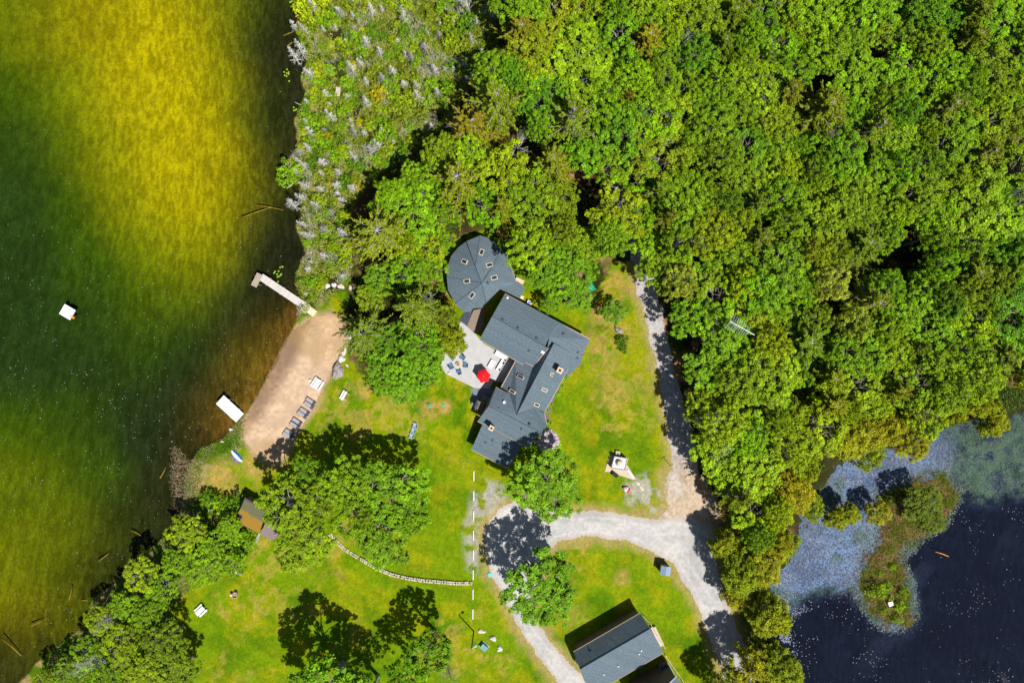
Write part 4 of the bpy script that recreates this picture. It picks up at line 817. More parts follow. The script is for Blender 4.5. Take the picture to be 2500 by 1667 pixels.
def roofthing(name, pts, faces, m, parent, org, th=0.22, edge=True):
    v = [W(*p) for p in pts]; mb = MB().sheet(v, faces, th)
    o = mb.obj(name, m, parent, off=org)
    return o
def fascia(parent, org, segs, name='roof_trim', w_=0.10, h_=0.26, m=TRIM):
    mb = MB()
    for a, b in segs:
        a = W(*a); b = W(*b); d = b - a; n = Vector((-d.y, d.x, 0)).normalized() * 0.0
        mb.tube([a + Vector((0, 0, -0.06)) + n, b + Vector((0, 0, -0.06)) + n], w_, 4)
    return mb.obj(name, m, parent, off=org)
def walls(name, poly, z0, z1, parent, org, m=SIDING, inset=0.4):
    c = Vector((sum(p[0] for p in poly) / len(poly), sum(p[1] for p in poly) / len(poly)))
    q = []
    n = len(poly)
    for i in range(n):
        p = Vector(poly[i][:2]); a = (p - Vector(poly[i - 1][:2])).normalized(); b = (Vector(poly[(i + 1) % n][:2]) - p).normalized()
        na = Vector((-a.y, a.x)); nb = Vector((-b.y, b.x)); k = (na + nb); k = k / max(0.6, k.dot(na)) if k.length > .1 else na
        s = 1 if (c - p).dot(na) > 0 or True else -1; q.append((p + k * inset * SGN(poly)))
    mb = MB().prism([tuple(v) for v in q], z0, z1); o = mb.obj(name, m, parent, off=org)
    # windows on the longer walls
    for i in range(n):
        a = q[i]; b = q[(i + 1) % n]; L = (b - a).length
        if L < 2.6: continue
        k = max(1, int(L // 2.8)); ang = math.atan2((b - a).y, (b - a).x); out = Vector((-(b - a).y, (b - a).x)).normalized() * -SGN(poly)
        for j in range(k):
            p = a + (b - a) * (j + .5) / k; zc = z0 + 1.55 if z0 > 0.1 else 1.45
            f = MB().box((p.x + out.x * .03, p.y + out.y * .03, zc), (1.15, .10, 1.15), ang).obj('window', CREAM, parent, off=org)
            MB().box((p.x + out.x * .075, p.y + out.y * .075, zc), (0.95, .05, .95), ang).obj('pane', GLASS, f, off=org)
    return o
def SGN(poly):
    n = len(poly); a = sum(poly[i][0] * poly[(i + 1) % n][1] - poly[(i + 1) % n][0] * poly[i][1] for i in range(n)); return 1 if a > 0 else -1
def frame_on(pl, px, py, ang_img):
    p = hit(px, py, pl); n = pl[1]; d = Vector((math.cos(R(ang_img)), -math.sin(R(ang_img)), 0)); d = (d - n * d.dot(n)).normalized(); e = n.cross(d)
    return p, Matrix((d, e, n)).transposed()
def skylight(pl, px, py, ang, L, w_, parent, org, fm=None):
    p, M = frame_on(pl, px, py, ang); n = pl[1]; mb = MB(); t = 0.09
    for s in (-1, 1):
        mb.box(p + M @ Vector((0, s * (w_ / 2 - t / 2), 0.07)), (L, t, 0.2), M=M); mb.box(p + M @ Vector((s * (L / 2 - t / 2), 0, 0.07)), (t, w_ - 2 * t, 0.2), M=M)
    f = mb.obj('skylight', fm or CREAM, parent, off=org)
    MB().box(p + n * 0.08, (L - 2 * t, w_ - 2 * t, 0.1), M=M).obj('pane', GLASS, f, off=org); return f
def vent(pl, px, py, parent, org, s=0.30, ang=29, m=None):
    p, M = frame_on(pl, px, py, ang); mb = MB().box(p + pl[1] * 0.10, (s, s, 0.22), M=M, taper=.8).box(p + pl[1] * 0.02, (s * 1.6, s * 1.6, 0.05), M=M)
    return mb.obj('roof_vent', m or RIDGE, parent, off=org)
def chimney(px, py, z0, z1, s, parent, org, ang=29):
    p = W(px, py, z1); rz = -R(ang); mb = MB().box((p.x, p.y, (z0 + z1) / 2), (s * .86, s * .86, z1 - z0), rz)
    t = s * .3
    for k in (-1, 1):
        d = Matrix.Rotation(rz, 3, 'Z'); a = d @ Vector((0, k * (s / 2 - t / 2), 0)); b = d @ Vector((k * (s / 2 - t / 2), 0, 0))
        mb.box((p.x + a.x, p.y + a.y, z1), (s, t, .16), rz); mb.box((p.x + b.x, p.y + b.y, z1), (t, s - 2 * t, .158), rz)
    c = mb.obj('chimney', BRICK, parent, off=org); MB().box((p.x, p.y, z1 - .01), (s * .42, s * .42, .06), rz).obj('flue', SOOT, c, off=org); return c

# ------------------------------------------------------------------ the house
org = W(1265, 860, 0); house = thing('house', 'long grey-roofed house with a round wing, chimneys and skylights in the middle of the lot', 'house', org)
A_, B_, C_ = (1160, 648, 4.9), (1176, 691, 5.1), (1187, 737, 4.0)
west = [(1139, 588.8, 2.75), (1119, 604, 2.7), (1101.7, 624, 2.7), (1094, 647, 2.7), (1090.6, 674, 2.7), (1093.6, 708, 2.7), (1111, 741, 2.7), (1132, 761.5, 2.7), (1149.5, 762, 2.8), (1155, 752, 3.1), (1177, 752, 3.2)]
pts = west + [(1187, 737, 4.0), (1176, 691, 5.1), (1160, 648, 4.9)]
# west half: fan to the ridge
roofthing('round_wing_roof', pts, [(0, 1, 13), (1, 2, 13), (2, 3, 13), (3, 4, 13), (4, 12, 13), (4, 5, 12), (5, 6, 12), (6, 7, 12), (7, 8, 12), (8, 9, 12), (9, 11, 12), (9, 10, 11)], SHINGLE, house, org)
east = [(1139, 588.8, 3.35), (1172.4, 574.8, 2.9), (1190, 580, 2.8), (1203, 588, 2.75), (1222, 606, 2.7), (1237.5, 623, 2.7), (1249, 656, 2.7), (1260.4, 689, 2.7), (1282, 702.6, 2.7), (1269, 729, 2.9), (1221, 705.5, 3.6), (1178, 748.5, 3.6)]
pts = east + [(1187.6, 736.6, 4.05), (1176.5, 691, 5.15), (1160, 648, 5.15)]
roofthing('round_wing_roof', pts, [(0, 1, 14), (1, 2, 14), (2, 3, 14), (3, 4, 14), (4, 13, 14), (4, 5, 13), (5, 6, 13), (6, 7, 13), (7, 10, 13), (7, 8, 9), (7, 9, 10), (10, 11, 12), (10, 12, 13)], SHINGLE, house, org, th=.35)
cap = MB()
for a, b in [((1160, 648, 5.2), (1176, 691, 5.2)), ((1176, 691, 5.18), (1187, 737, 4.08)), ((1160, 648, 5.2), (1172, 576, 2.98)), ((1176, 691, 5.2), (1222, 625, 3.9)), ((1176, 691, 5.15), (1091, 676, 2.78)), ((1176, 691, 5.15), (1111, 741, 2.78))]: cap.tube([W(*a), W(*b)], 0.035, 4)
cap.obj('ridge_cap', RIDGE, house, off=org)
poly = [W(*p)[:2] for p in west[:-1] + [(1221, 706, 2.7), (1265, 727, 2.7), (1280, 703, 2.7)] + east[7:3:-1][0:0] + [(1260, 689, 2.7), (1237.5, 623, 2.7), (1222, 606, 2.7), (1203, 588, 2.7), (1172, 576, 2.7)]]
walls('wall', poly, 0, 2.55, house, org)
# main wing
MZ, MR = 3.5, 5.5
NW, SW = (1232.7, 717, MZ), (1170.5, 829, MZ); RW = (1201.6, 771.8, MR); RE = (1342, 847, MR); SE1, SEn, SEc, SE2 = (1278, 890.5, MZ), (1282, 884, MZ), (1302.5, 894.4, MZ), (1342, 847, MR)
mpts = [NW, RW, (1330.6, 845.5, MR), (1342, 823, 4.9), (1357, 795, 3.9), (1367.6, 787.8, MZ), SW, SE1, SEn, SEc, (1336, 849, MR)]
roofthing('main_wing_roof', mpts, [(0, 1, 2), (0, 2, 3, 4), (0, 4, 5), (1, 6, 7), (1, 7, 2), (7, 8, 10, 2), (8, 9, 10)], SHINGLE, house, org, th=.3)
ept = [(1357, 795, 3.95), (1368, 788, 3.5), (1441.5, 828.5, 3.3), (1425, 859, 2.85), (1417, 889, 2.55), (1400, 906, 2.5), (1381.6, 922.5, 2.4), (1386, 903, 2.6), (1394, 861, 3.3), (1352, 838, 4.3), (1336, 849, 4.3), (1342, 823, 4.5)]
roofthing('east_wing_roof', ept, [(0, 1, 2, 11), (11, 2, 3, 8), (11, 8, 9), (11, 9, 10), (3, 4, 8), (4, 5, 7, 8), (5, 6, 7)], SHINGLE, house, org, th=.25)
cap = MB().tube([W(1201.6, 771.8, 5.53), W(1333, 847, 5.53)], 0.06, 4); cap.obj('ridge_cap', RIDGE, house, off=org)
walls('wall', [W(*p)[:2] for p in [(1232.7, 717, 3), (1368, 790, 3), (1335, 850, 3), (1300, 893, 3), (1171, 830, 3)]], 0, 3.2, house, org, inset=.5)
walls('wall', [W(*p)[:2] for p in [(1355, 800, 2), (1440, 829, 2), (1417, 886, 2), (1384, 919, 2), (1350, 880, 2)]], 0, 2.2, house, org, inset=.55)
MB().sheet([W(1232, 719, 3.4), W(1172, 829, 3.4), W(1202.5, 773, 5.25)], [(0, 1, 2)], .05).obj('gable_wall', SIDING, house, off=org)
# second wing, ridge running down to the lower left
P0, P1 = (1352, 838, 5.0), (1260.5, 1013, 5.4)
spts = [P0, P1, (1394, 861, 3.5), (1386.7, 902, 2.6), (1330.6, 1004, 2.6), (1258, 881.6, 2.45), (1223.5, 945.4, 2.5), (1244, 963, 3.4), (1329, 1009, 2.65), (1303, 994, 3.9), (1302.5, 890, 3.15), (1338, 850, 4.5)]
roofthing('middle_wing_roof', spts, [(0, 2, 3), (0, 3, 4, 1), (1, 4, 8, 9), (5, 10, 1), (5, 6, 7), (5, 7, 1), (10, 11, 1), (11, 0, 1)], SHINGLE, house, org, th=.3)
MB().tube([W(1352, 838, 5.03), W(1260.5, 1013, 5.43)], 0.06, 4).obj('ridge_cap', RIDGE, house, off=org)
walls('wall', [W(*p)[:2] for p in [(1258, 881.6, 2.6), (1302, 894, 2.6), (1387, 902, 2.6), (1330, 1006, 2.6), (1223.5, 945.4, 2.6)]], 0, 2.5, house, org, inset=.45)
# third wing
tpts = [(1210.7, 945.4, 3.6), (1193, 991, 5.2), (1166, 1028, 3.6), (1290, 1093, 3.6), (1302.5, 1068, 4.1), (1327, 1065, 3.5), (1335.7, 1037, 3.5), (1329, 1009, 3.3), (1303, 994, 4.0), (1320, 1055, 5.2), (1260.5, 1013, 5.55), (1244, 963, 4.2)]
roofthing('lower_wing_roof', tpts, [(0, 1, 11), (1, 10, 11), (1, 9, 10), (1, 2, 3, 9), (3, 4, 9), (4, 5, 9), (5, 6, 9), (6, 7, 8, 9), (8, 10, 9)], SHINGLE, house, org, th=.3)
MB().tube([W(1193, 991, 5.24), W(1320, 1055, 5.24)], 0.06, 4).obj('ridge_cap', RIDGE, house, off=org)
walls('wall', [W(*p)[:2] for p in [(1210.7, 945.4, 3.6), (1244, 963, 3.6), (1329, 1009, 3.6), (1335, 1037, 3.6), (1327, 1064, 3.6), (1302, 1068, 3.6), (1290, 1092, 3.6), (1166, 1028, 3.6)]], 0, 3.35, house, org, inset=.45)
MB().sheet([W(1208, 948, 3.4), W(1168, 1026, 3.4), W(1194, 992, 4.95)], [(0, 1, 2)], .05).obj('gable_wall', SIDING, house, off=org)
fpts = [(1177.5, 1036.5, 3.3), (1150.8, 1097, 2.7), (1238.8, 1143, 2.7), (1276, 1088, 3.3)]
roofthing('porch_roof', fpts, [(0, 1, 2, 3)], SHINGLE, house, org, th=.25)
walls('wall', [W(*p)[:2] for p in [(1180, 1038, 2.7), (1150.8, 1097, 2.7), (1238.8, 1143, 2.7), (1270, 1094, 2.7)]], 0, 2.5, house, org, inset=.45)
fascia(house, org, [(SW, SE1), ((1282, 884, MZ), (1302.5, 894.4, MZ)), (NW, (1441.5, 828.5, MZ)), ((1258, 881.6, 2.6), (1223.5, 945.4, 2.6)), ((1210.7, 945.4, 3.6), (1244, 963, 4.1)), ((1166, 1028, 3.6), (1290, 1093, 3.6)), ((1150.8, 1097, 2.7), (1238.8, 1143, 2.7)),
  ((1386.7, 902, 2.6), (1330.6, 1004, 2.6)), ((1329, 1009, 3.3), (1335.7, 1037, 3.5)), ((1237.5, 623, 2.6), (1260.4, 689, 2.6)), ((1260.4, 689, 2.6), (1282, 702.6, 2.6)), ((1302.5, 894.4, 3.2), (1339, 849, 5.4))], w_=0.075)
pW = plane(W(1091, 674, 2.7), W(1111, 741, 2.7), W(*B_)); pNW = plane(W(1101.7, 624, 2.7), W(1094, 647, 2.7), W(*A_)); pSW = plane(W(1111, 741, 2.7), W(1132, 761, 2.7), W(*B_))
pNE = plane(W(1190, 580, 2.8), W(1203, 588, 2.75), W(*A_)); pE = plane(W(1237, 623, 2.7), W(1260, 689, 2.7), W(1176.5, 691, 5.15)); pE2 = plane(W(1222, 606, 2.7), W(1237, 623, 2.7), W(1176.5, 691, 5.15))
for pl, x, y, a in [(pNE, 655, 400, -68), (pNW, 440, 517, 24), (pE2, 755, 562, -20), (pE, 815, 722, -18), (pW, 472, 765, -7), (pSW, 537, 942, -52)]: skylight(pl, 1050 + x / 5.227, 540 + y / 5.227, a, 1.15, .72, house, org)
pMN = plane(W(*NW), W(*RW), W(1330.6, 845.5, MR)); pMS = plane(W(*SW), W(*RW), W(*SE1)); pE3 = plane(W(1342, 823, 4.5), W(1441, 828.5, 3.3), W(1394, 861, 3.3))
p2E = plane(W(*P0), W(*P1), W(1330.6, 1004, 2.6)); p2W = plane(W(*P0), W(*P1), W(1223.5, 945.4, 2.6))
p3S = plane(W(1193, 991, 5.2), W(1166, 1028, 3.6), W(1290, 1093, 3.6)); p3N = plane(W(1193, 991, 5.2), W(1210.7, 945.4, 3.6), W(1260.5, 1013, 5.2)); p4 = plane(*[W(*p) for p in fpts[:3]])
for pl, x, y, a, l in [(p2W, 868, 470, 28, 1.35), (p2W, 790, 610, 30, 1.2), (p2E, 1172, 450, 25, 1.15), (p2E, 1092, 592, 25, 1.25), (p2E, 1018, 735, 25, 1.1)]: skylight(pl, 1050 + x / 3.92, 800 + y / 3.92, a, l, .55, house, org, TRIM if l > 1.3 else None)
for pl, x, y in [(pMN, 925, 1255), (pMN, 1118, 1362), (pMN, 1358, 1492), (pMN, 1700, 1435), (pE2, 683, 628), (pE, 735, 788)]: vent(pl, 1050 + x / 5.227, 540 + y / 5.227, house, org)
for pl, x, y in [(pE3, 1415, 235), (pMS, 945, 220), (p3N, 655, 768), (p3N, 952, 925), (p3S, 875, 965), (p4, 530, 1097), (p4, 597, 1075), (pE3, 1410, 290)]: vent(pl, 1050 + x / 3.92, 800 + y / 3.92, house, org, .24)
chimney(1367, 904, 2.9, 5.6, 1.0, house, org); chimney(1199.7, 1045, 3.4, 5.9, .85, house, org)
p = W(1325, 860, 5.2); MB().box((p.x, p.y, 4.9), (.42, .6, .5), R(61)).obj('chimney', WHITE, house, off=org)
p, M = frame_on(p3N, 1231, 981, 30); n_ = MB().lathe([(0.03, 0), (0.12, .03), (.22, .10), (.24, .12)], (p.x, p.y, p.z + .5), 16).tube([p, p + Vector((0, 0, .55))], .03, 6).tube([p + Vector((0, 0, .6)), p + Vector((.35, -.3, .8))], .03, 5)
n_.obj('satellite_dish', WHITE, house, off=org)
p, M = frame_on(pMN, 1239, 727, 30); MB().lathe([(.05, 0), (.2, .05), (.2, .25), (.08, .3)], (p.x, p.y, p.z), 12).obj('floodlight', WHITE, house, off=org)
MB().prism([W(*q, .6)[:2] for q in [(1156, 757), (1140, 797), (1163, 815.5), (1181, 795), (1184, 752)]], .35, .6).obj('deck', DECKW, house, off=org)
rb = MB()
for k in range(6):
    a = W(1150 - k * 3.2, 763 + k * 0.3, .5 - k * .08); b = W(1139 - k * 3.2, 795 - k * 2.2, .5 - k * .08); d = (b - a).normalized(); rb.box((a + b) / 2, ((b - a).length, .28, .06), math.atan2(d.y, d.x))
rb.obj('steps', mat('dark_steps', (.05, .06, .09), (.08, .09, .12), 4), house, off=org)
MB().sheet([W(1158, 993, 2.4), W(1165, 974, 2.5), (*W(1168, 990, 3.0)[:2], 3.0), W(1160, 1003, 2.4)], [(0, 1, 2), (0, 2, 3)], .15).obj('bay_roof', SHINGLE, house, off=org)
MB().prism([W(*q, 2.3)[:2] for q in [(1161, 996), (1166, 978), (1185, 985), (1176, 1010)]], 0, 2.25).obj('bay', SIDING, house, off=org)

# patio and beds
o = MB().prism([tuple(W(*q)[:2]) for q in PATIO_PX], -.1, .10).obj('patio', CONC); struct(o)
o = MB().prism([tuple(W(*q)[:2]) for q in [(1150, 947), (1195, 948), (1225, 950), (1195, 1010), (1164, 1003), (1150, 985)]], -.1, .08).obj('lower_terrace', mat('dark_pavers', (.16, .17, .2), (.2, .21, .24), 3)); struct(o)
bed_px = [(1374, 924), (1368, 950), (1352, 978), (1345, 1000), (1340, 1022), (1338, 1035), (1330, 1005), (1358, 955), (1370, 930)]
o = MB().prism([tuple(W(*q)[:2]) for q in bed_px], -.1, .06).obj('flower_bed', MULCH); struct(o)
def paving(name, px, m_, vs=0.6, z=.05, seed=3):
    poly = [tuple(W(*q)[:2]) for q in px]; x = [p[0] for p in poly]; y = [p[1] for p in poly]; r = random.Random(seed); mb = MB()
    nx = int((max(x) - min(x)) / vs) + 1; ny = int((max(y) - min(y)) / vs) + 1
    for i in range(nx):
        for j in range(ny):
            cx = min(x) + (i + .5 + (j % 2) * .5) * vs + r.uniform(-.08, .08); cy = min(y) + (j + .5) * vs + r.uniform(-.08, .08)
            if sd1(cx, cy, poly) > -0.12: continue
            k = r.choice([5, 6, 7]); a0 = r.uniform(0, 6); mb.prism([(cx + math.cos(a0 + t * 6.283 / k) * vs * r.uniform(.42, .56), cy + math.sin(a0 + t * 6.283 / k) * vs * r.uniform(.42, .56)) for t in range(k)], 0, z + r.uniform(0, .03))
    return mb.obj(name, m_)
o = MB().prism([tuple(W(*q)[:2]) for q in [(1336, 1044), (1353, 1052), (1365, 1068), (1366, 1093), (1360, 1116), (1332, 1106), (1305, 1086), (1300, 1076), (1326, 1066)]], -.1, .03).obj('flagstone_base', mat('mauve_mortar', (.20, .16, .18), (.30, .24, .26), 4)); struct(o)
o = paving('flagstones', [(1336, 1044), (1353, 1052), (1365, 1068), (1366, 1093), (1360, 1116), (1332, 1106), (1305, 1086), (1300, 1076), (1326, 1066)], mat('mauve_flag', (.50, .42, .44), (.40, .33, .36), 3, bump=.3), .62); struct(o)
for px, py, s, lb in [(1380, 923, .7, 'top'), (1369, 944, .6, 'second'), (1359, 962, .7, 'third'), (1343, 988, .5, 'fourth'), (1335, 1003, .5, 'fifth'), (1339, 1034, .7, 'lowest')]:
    plant(SH[3], px, py, .4, '%s leafy plant from the top in the flower bed along the house wall' % lb if lb not in ('top', 'lowest') else '%s leafy plant in the flower bed along the house wall' % lb, 'plant', 'plants in the flower bed', s, (.95, 1.15, 2))
plant(SH[3], 1303, 1086, .4, 'small green plant beside the flagstones below the bay', 'plant', None, .8, (.9, 1.15, 2))

# ------------------------------------------------------------------ patio furniture
# red parasol
c = W(1180.5, 918, 2.5); t = thing('patio_umbrella', 'open bright red six-sided parasol on the patio', 'umbrella', (c.x, c.y, .1), R(10))
mb = MB(); n6 = 6; vs = [(0, 0, 2.75)]
for k in range(n6): vs.append((1.26 * math.cos(k * math.pi / 3), 1.26 * math.sin(k * math.pi / 3), 2.2))
for k in range(n6): vs.append((.62 * math.cos(k * math.pi / 3), .62 * math.sin(k * math.pi / 3), 2.53))
for k in range(n6): a = (k + .5) * math.pi / 3; vs.append((1.03 * math.cos(a), 1.03 * math.sin(a), 2.24))
mb.v = vs
for k in range(6): j = (k + 1) % 6; mb.f += [(0, 7 + k, 7 + j), (7 + k, 1 + k, 13 + k), (7 + k, 13 + k, 7 + j), (7 + j, 13 + k, 1 + j)]
mb.obj('canopy', RED, t); mr = MB()
for k in range(6): a = k * math.pi / 3; mr.tube([(0, 0, 2.70), (.62 * math.cos(a), .62 * math.sin(a), 2.52), (1.24 * math.cos(a), 1.24 * math.sin(a), 2.18)], .012, 4)
mr.obj('ribs', WHITE, t); MB().tube([(0, 0, 0), (0, 0, 2.85)], .025, 8).obj('pole', WHITE, t); MB().lathe([(.28, 0), (.28, .06), (.06, .1), (.05, .3)], sides=16).obj('base', BLACK, t)
# sectional sofa, coffee table
c = W(1218, 880, .4); ang = -R(31); t = thing('sectional_sofa', 'white L-shaped outdoor sofa with navy scatter cushions under the eave', 'sofa', (c.x, c.y, .1), ang)
MB().box((-.05, .95, .16), (2.35, .85, .32)).box((.72, -.55, .16), (.85, 2.15, .32)).obj('frame', mat('rattan', (.10, .09, .09), (.16, .15, .14), 12), t)
MB().box((-.05, 1.36, .42), (2.4, .12, .5)).box((1.16, -.1, .42), (.12, 3.0, .5)).box((-1.24, .95, .32), (.1, .85, .3)).obj('backrest', mat('rattan_back', (.4, .38, .38), (.5, .48, .47), 12), t)
for i, (x, y, a, b) in enumerate([(-.82, .92, .74, .78), (-.06, .92, .74, .78), (.70, .92, .76, .78), (.70, .16, .78, .70), (.70, -.56, .78, .70), (.70, -1.28, .78, .70)]): MB().box((x, y, .40), (a, b, .16)).obj('seat_cushion', CUSH, t, bevel=.03)
for x, y, a in [(.92, .62, .8), (.93, .05, 1.5), (.90, -1.3, 1.9)]: MB().box((x, y, .56), (.42, .14, .36), a).obj('scatter_cushion', NAVY, t, bevel=.03)
c = W(1199.8, 888.5, .4); t = thing('coffee_table', 'white rectangular coffee table beside the L-shaped sofa', 'table', (c.x, c.y, .1), -R(-61.5)); mb = MB()
MB().box((0, 0, .42), (1.5, .78, .06)).obj('tabletop', WHITE, t)
for sx in (-1, 1):
    for sy in (-1, 1): MB().box((sx * .68, sy * .32, .195), (.07, .07, .39)).obj('leg', WHITE, t)
# five blue chairs round a fire bowl
def fan_chair(name, m, label, cat, group):
    t = thing(name, label, cat, (0, 0, 0), 0, group)
    mb = MB()
    for k in range(5): mb.box((0, .22 - k * .115, .36 - k * .012), (.52, .10, .03))
    mb.obj('seat', m, t); mb = MB()
    for k in range(5): a = (k - 2) * .16; mb.box((a * .75, -.42, .66), (.105, .03, .74 - abs(k - 2) * .06), M=Matrix.Rotation(R(24), 3, 'X') @ Matrix.Rotation(a * .5, 3, 'Y'))
    mb.obj('backrest', m, t)
    for s in (-1, 1):
        MB().box((s * .34, -.03, .53), (.13, .72, .03), -s * .06).obj('armrest', m, t)
        MB().box((s * .31, .27, .26), (.05, .09, .52)).obj('leg', m, t); MB().box((s * .27, -.2, .2), (.05, .8, .09), M=Matrix.Rotation(R(18), 3, 'X')).obj('leg', m, t)
    return t
fire = W(1118, 888.7, .3)
ch = [(1106.6, 874.2, 'blue slatted chair nearest the overhanging yellow tree'), (1129.5, 874.2, 'blue slatted chair at the upper right of the fire bowl'), (1103.6, 894.6, 'blue slatted chair at the left of the fire bowl'), (1135.5, 891.2, 'blue slatted chair nearest the red parasol'), (1121, 906.5, 'blue slatted chair below the fire bowl')]
c0 = None
for px, py, lb in ch:
    p = W(px, py, .4); rz = math.atan2(fire.y - p.y, fire.x - p.x) - math.pi / 2 + .1
    if c0 is None: c0 = fan_chair('garden_chair', BLUEP, lb, 'chair', 'blue chairs round the fire bowl'); c0.location = (p.x, p.y, .1); c0.rotation_euler = (0, 0, rz)
    else: dup(c0, (p.x, p.y, .1), rz, lb)
for c in c0.children: pass
t = thing('fire_bowl', 'round stone fire bowl with logs between the blue chairs', 'fire bowl', (fire.x, fire.y, .1))
MB().lathe([(.30, 0), (.36, .15), (.38, .34), (.30, .35), (.28, .22), (.05, .2)], sides=20).obj('bowl', mat('bowl_tan', (.45, .32, .2), (.55, .4, .25), 5), t)
mb = MB()
for k in range(5): a = k * 1.3; mb.tube([(-.2 * math.cos(a), -.2 * math.sin(a), .25), (.2 * math.cos(a), .2 * math.sin(a), .3)], .04, 6)
mb.obj('logs', mat('charred', (.10, .05, .02), (.5, .25, .1), 8), t)
p = W(1096.5, 911, .3); t = thing('patio_block', 'small cream stone block on the patio edge below the blue chairs', 'block', (p.x, p.y, .1), R(-20)); MB().box((0, 0, .15), (.38, .38, .3), taper=.85).obj('block', CREAM, t, bevel=.03)
# three pale blue lawn chairs
w0 = None
for px, py, lb in [(1012, 1038, 'topmost of the three pale blue chairs on the open lawn'), (1008, 1051, 'middle one of the three pale blue chairs on the open lawn'), (1003.5, 1064, 'lowest of the three pale blue chairs on the open lawn')]:
    p = W(px, py, .4)
    if w0 is None: w0 = fan_chair('garden_chair', LBLUE, lb, 'chair', 'pale blue chairs in a row on the lawn'); w0.location = (p.x, p.y, 0); w0.rotation_euler = (0, 0, R(75))
    else: dup(w0, (p.x, p.y, 0), R(75), lb)
# loungers
l0 = None
LO = [(1450, 668, 'upper one of the topmost pair of grey loungers on the sand'), (1424, 722, 'lower one of the topmost pair of grey loungers on the sand'), (1366, 806, 'upper one of the second pair of grey loungers'), (1330, 852, 'lower one of the second pair of grey loungers'), (1263, 945, 'upper one of the third pair of grey loungers'),
      (1228, 1001, 'lower one of the third pair of grey loungers, touched by shade'), (1163, 1097, 'upper one of the shaded lowest pair of loungers'), (1130, 1140, 'lower one of the shaded lowest pair of loungers')]
for x, y, lb in LO:
    p = W(500 + x / 5.6, 860 + y / 5.6, .3)
    if l0 is None:
        l0 = thing('beach_lounger', lb, 'lounger', (p.x, p.y, .02), R(-33), 'loungers along the beach')
        MB().box((-.28, 0, .33), (1.3, .62, .05)).obj('bed', LGREY, l0, bevel=.01); MB().box((.66, 0, .42), (.62, .62, .05), M=Matrix.Rotation(R(-16), 3, 'Y')).obj('backrest', DGREY, l0, bevel=.01)
        MB().box((0, .33, .28), (1.95, .05, .08)).box((0, -.33, .28), (1.95, .05, .08)).box((-.95, 0, .28), (.05, .61, .08)).obj('frame', BLACK, l0)
        for sx in (-1, 1):
            for sy in (-1, 1): MB().box((sx * .8, sy * .3, .12), (.05, .05, .24)).obj('leg', BLACK, l0)
    else: dup(l0, (p.x, p.y, .02), R(-33), lb)
# picnic tables
def picnic(px, py, rz, L, Wd, label, m=GREYW, benchw=.28, one=False):
    p = W(px, py, .7); t = thing('picnic_table', label, 'picnic table', (p.x, p.y, .02), rz); mb = MB(); nb = max(2, int(Wd / .15))
    for k in range(nb): mb.box((0, (k - (nb - 1) / 2) * Wd / nb, .74), (L, Wd / nb - .015, .04))
    mb.obj('tabletop', m, t)
    for s in ((-1, 1) if not one else (1,)):
        MB().box((0, s * (Wd / 2 + .28), .45), (L, benchw, .04)).obj('bench', m, t)
    for sx in (-1, 1):
        mb = MB().box((sx * L * .33, 0, .40), (.05, Wd + .95, .09))
        for s in (-1, 1): mb.tube([(sx * L * .33, s * (Wd / 2 - .08), .72), (sx * L * .33, s * (Wd / 2 + .25), 0)], .045, 4)
        mb.obj('leg', m, t)
    return t
picnic(773.5, 937, R(57), 1.85, 1.0, 'big whitish picnic table on the sand beside the round bucket', WHITE)
picnic(840, 966, R(61), 1.65, .42, 'narrow whitish picnic table on the lawn right of the beach', WHITE, one=True)
picnic(488.5, 1491, R(43), 1.75, .78, 'grey-white picnic table on the bottom left lawn', WHITE)
p = W(757.5, 929, .3); t = thing('round_bucket', 'round white-topped bucket on the sand beside the big picnic table', 'bucket', (p.x, p.y, .02)); MB().lathe([(.2, 0), (.26, .4), (.22, .4), (.2, .36)], sides=20).obj('bucket', WHITE, t); MB().lathe([(.205, .37), (.2, .385)], sides=20).obj('filling', CREAM, t)
# boats
def hull(name, L, Bm, hgt, m, parent, inv=True, m2=None):
    mb = MB(); ns = 15; nr = 8; vs = []
    for i in range(ns):
        u = -1 + 2 * i / (ns - 1); w_ = Bm / 2 * (1 - abs(u) ** 2.6) ** .8 + .01
        for j in range(nr + 1): a = math.pi * j / nr; vs.append((u * L / 2, w_ * math.cos(a), hgt * math.sin(a) * (0.75 + .25 * (1 - u * u))))
    fs = [(i * (nr + 1) + j, (i + 1) * (nr + 1) + j, (i + 1) * (nr + 1) + j + 1, i * (nr + 1) + j + 1) for i in range(ns - 1) for j in range(nr)]
    o = mb.add(vs, fs).obj(name, m, parent, smooth=True)
    if m2:
        o.data.materials.append(m2)
        for pl in o.data.polygons:
            if pl.center.y > Bm * .18: pl.material_index = 1
    return o
p = W(577, 1113, .3); t = thing('rowing_boat', 'upturned white boat with a blue side on the grass by the lake', 'boat', (p.x, p.y, 0), R(-47)); hull('hull', 2.9, .95, .42, WHITE, t, m2=mat('boat_blue', (.02, .16, .42), rough=.4)); MB().tube([(-1.4, 0, .33), (-.7, 0, .425), (0, 0, .435), (.7, 0, .425), (1.4, 0, .33)], .025, 5).obj('keel', WHITE, t)
p = W(572.5, 1122, .2); t = thing('kayak', 'mauve upturned kayak tucked under the white and blue boat', 'kayak', (p.x, p.y, 0), R(-42)); hull('hull', 2.1, .5, .25, mat('mauve_plastic', (.18, .15, .30), rough=.5), t); MB().lathe([(.06, .22), (.1, .27), (.04, .29)], sides=8).obj('plug', BLACK, t)
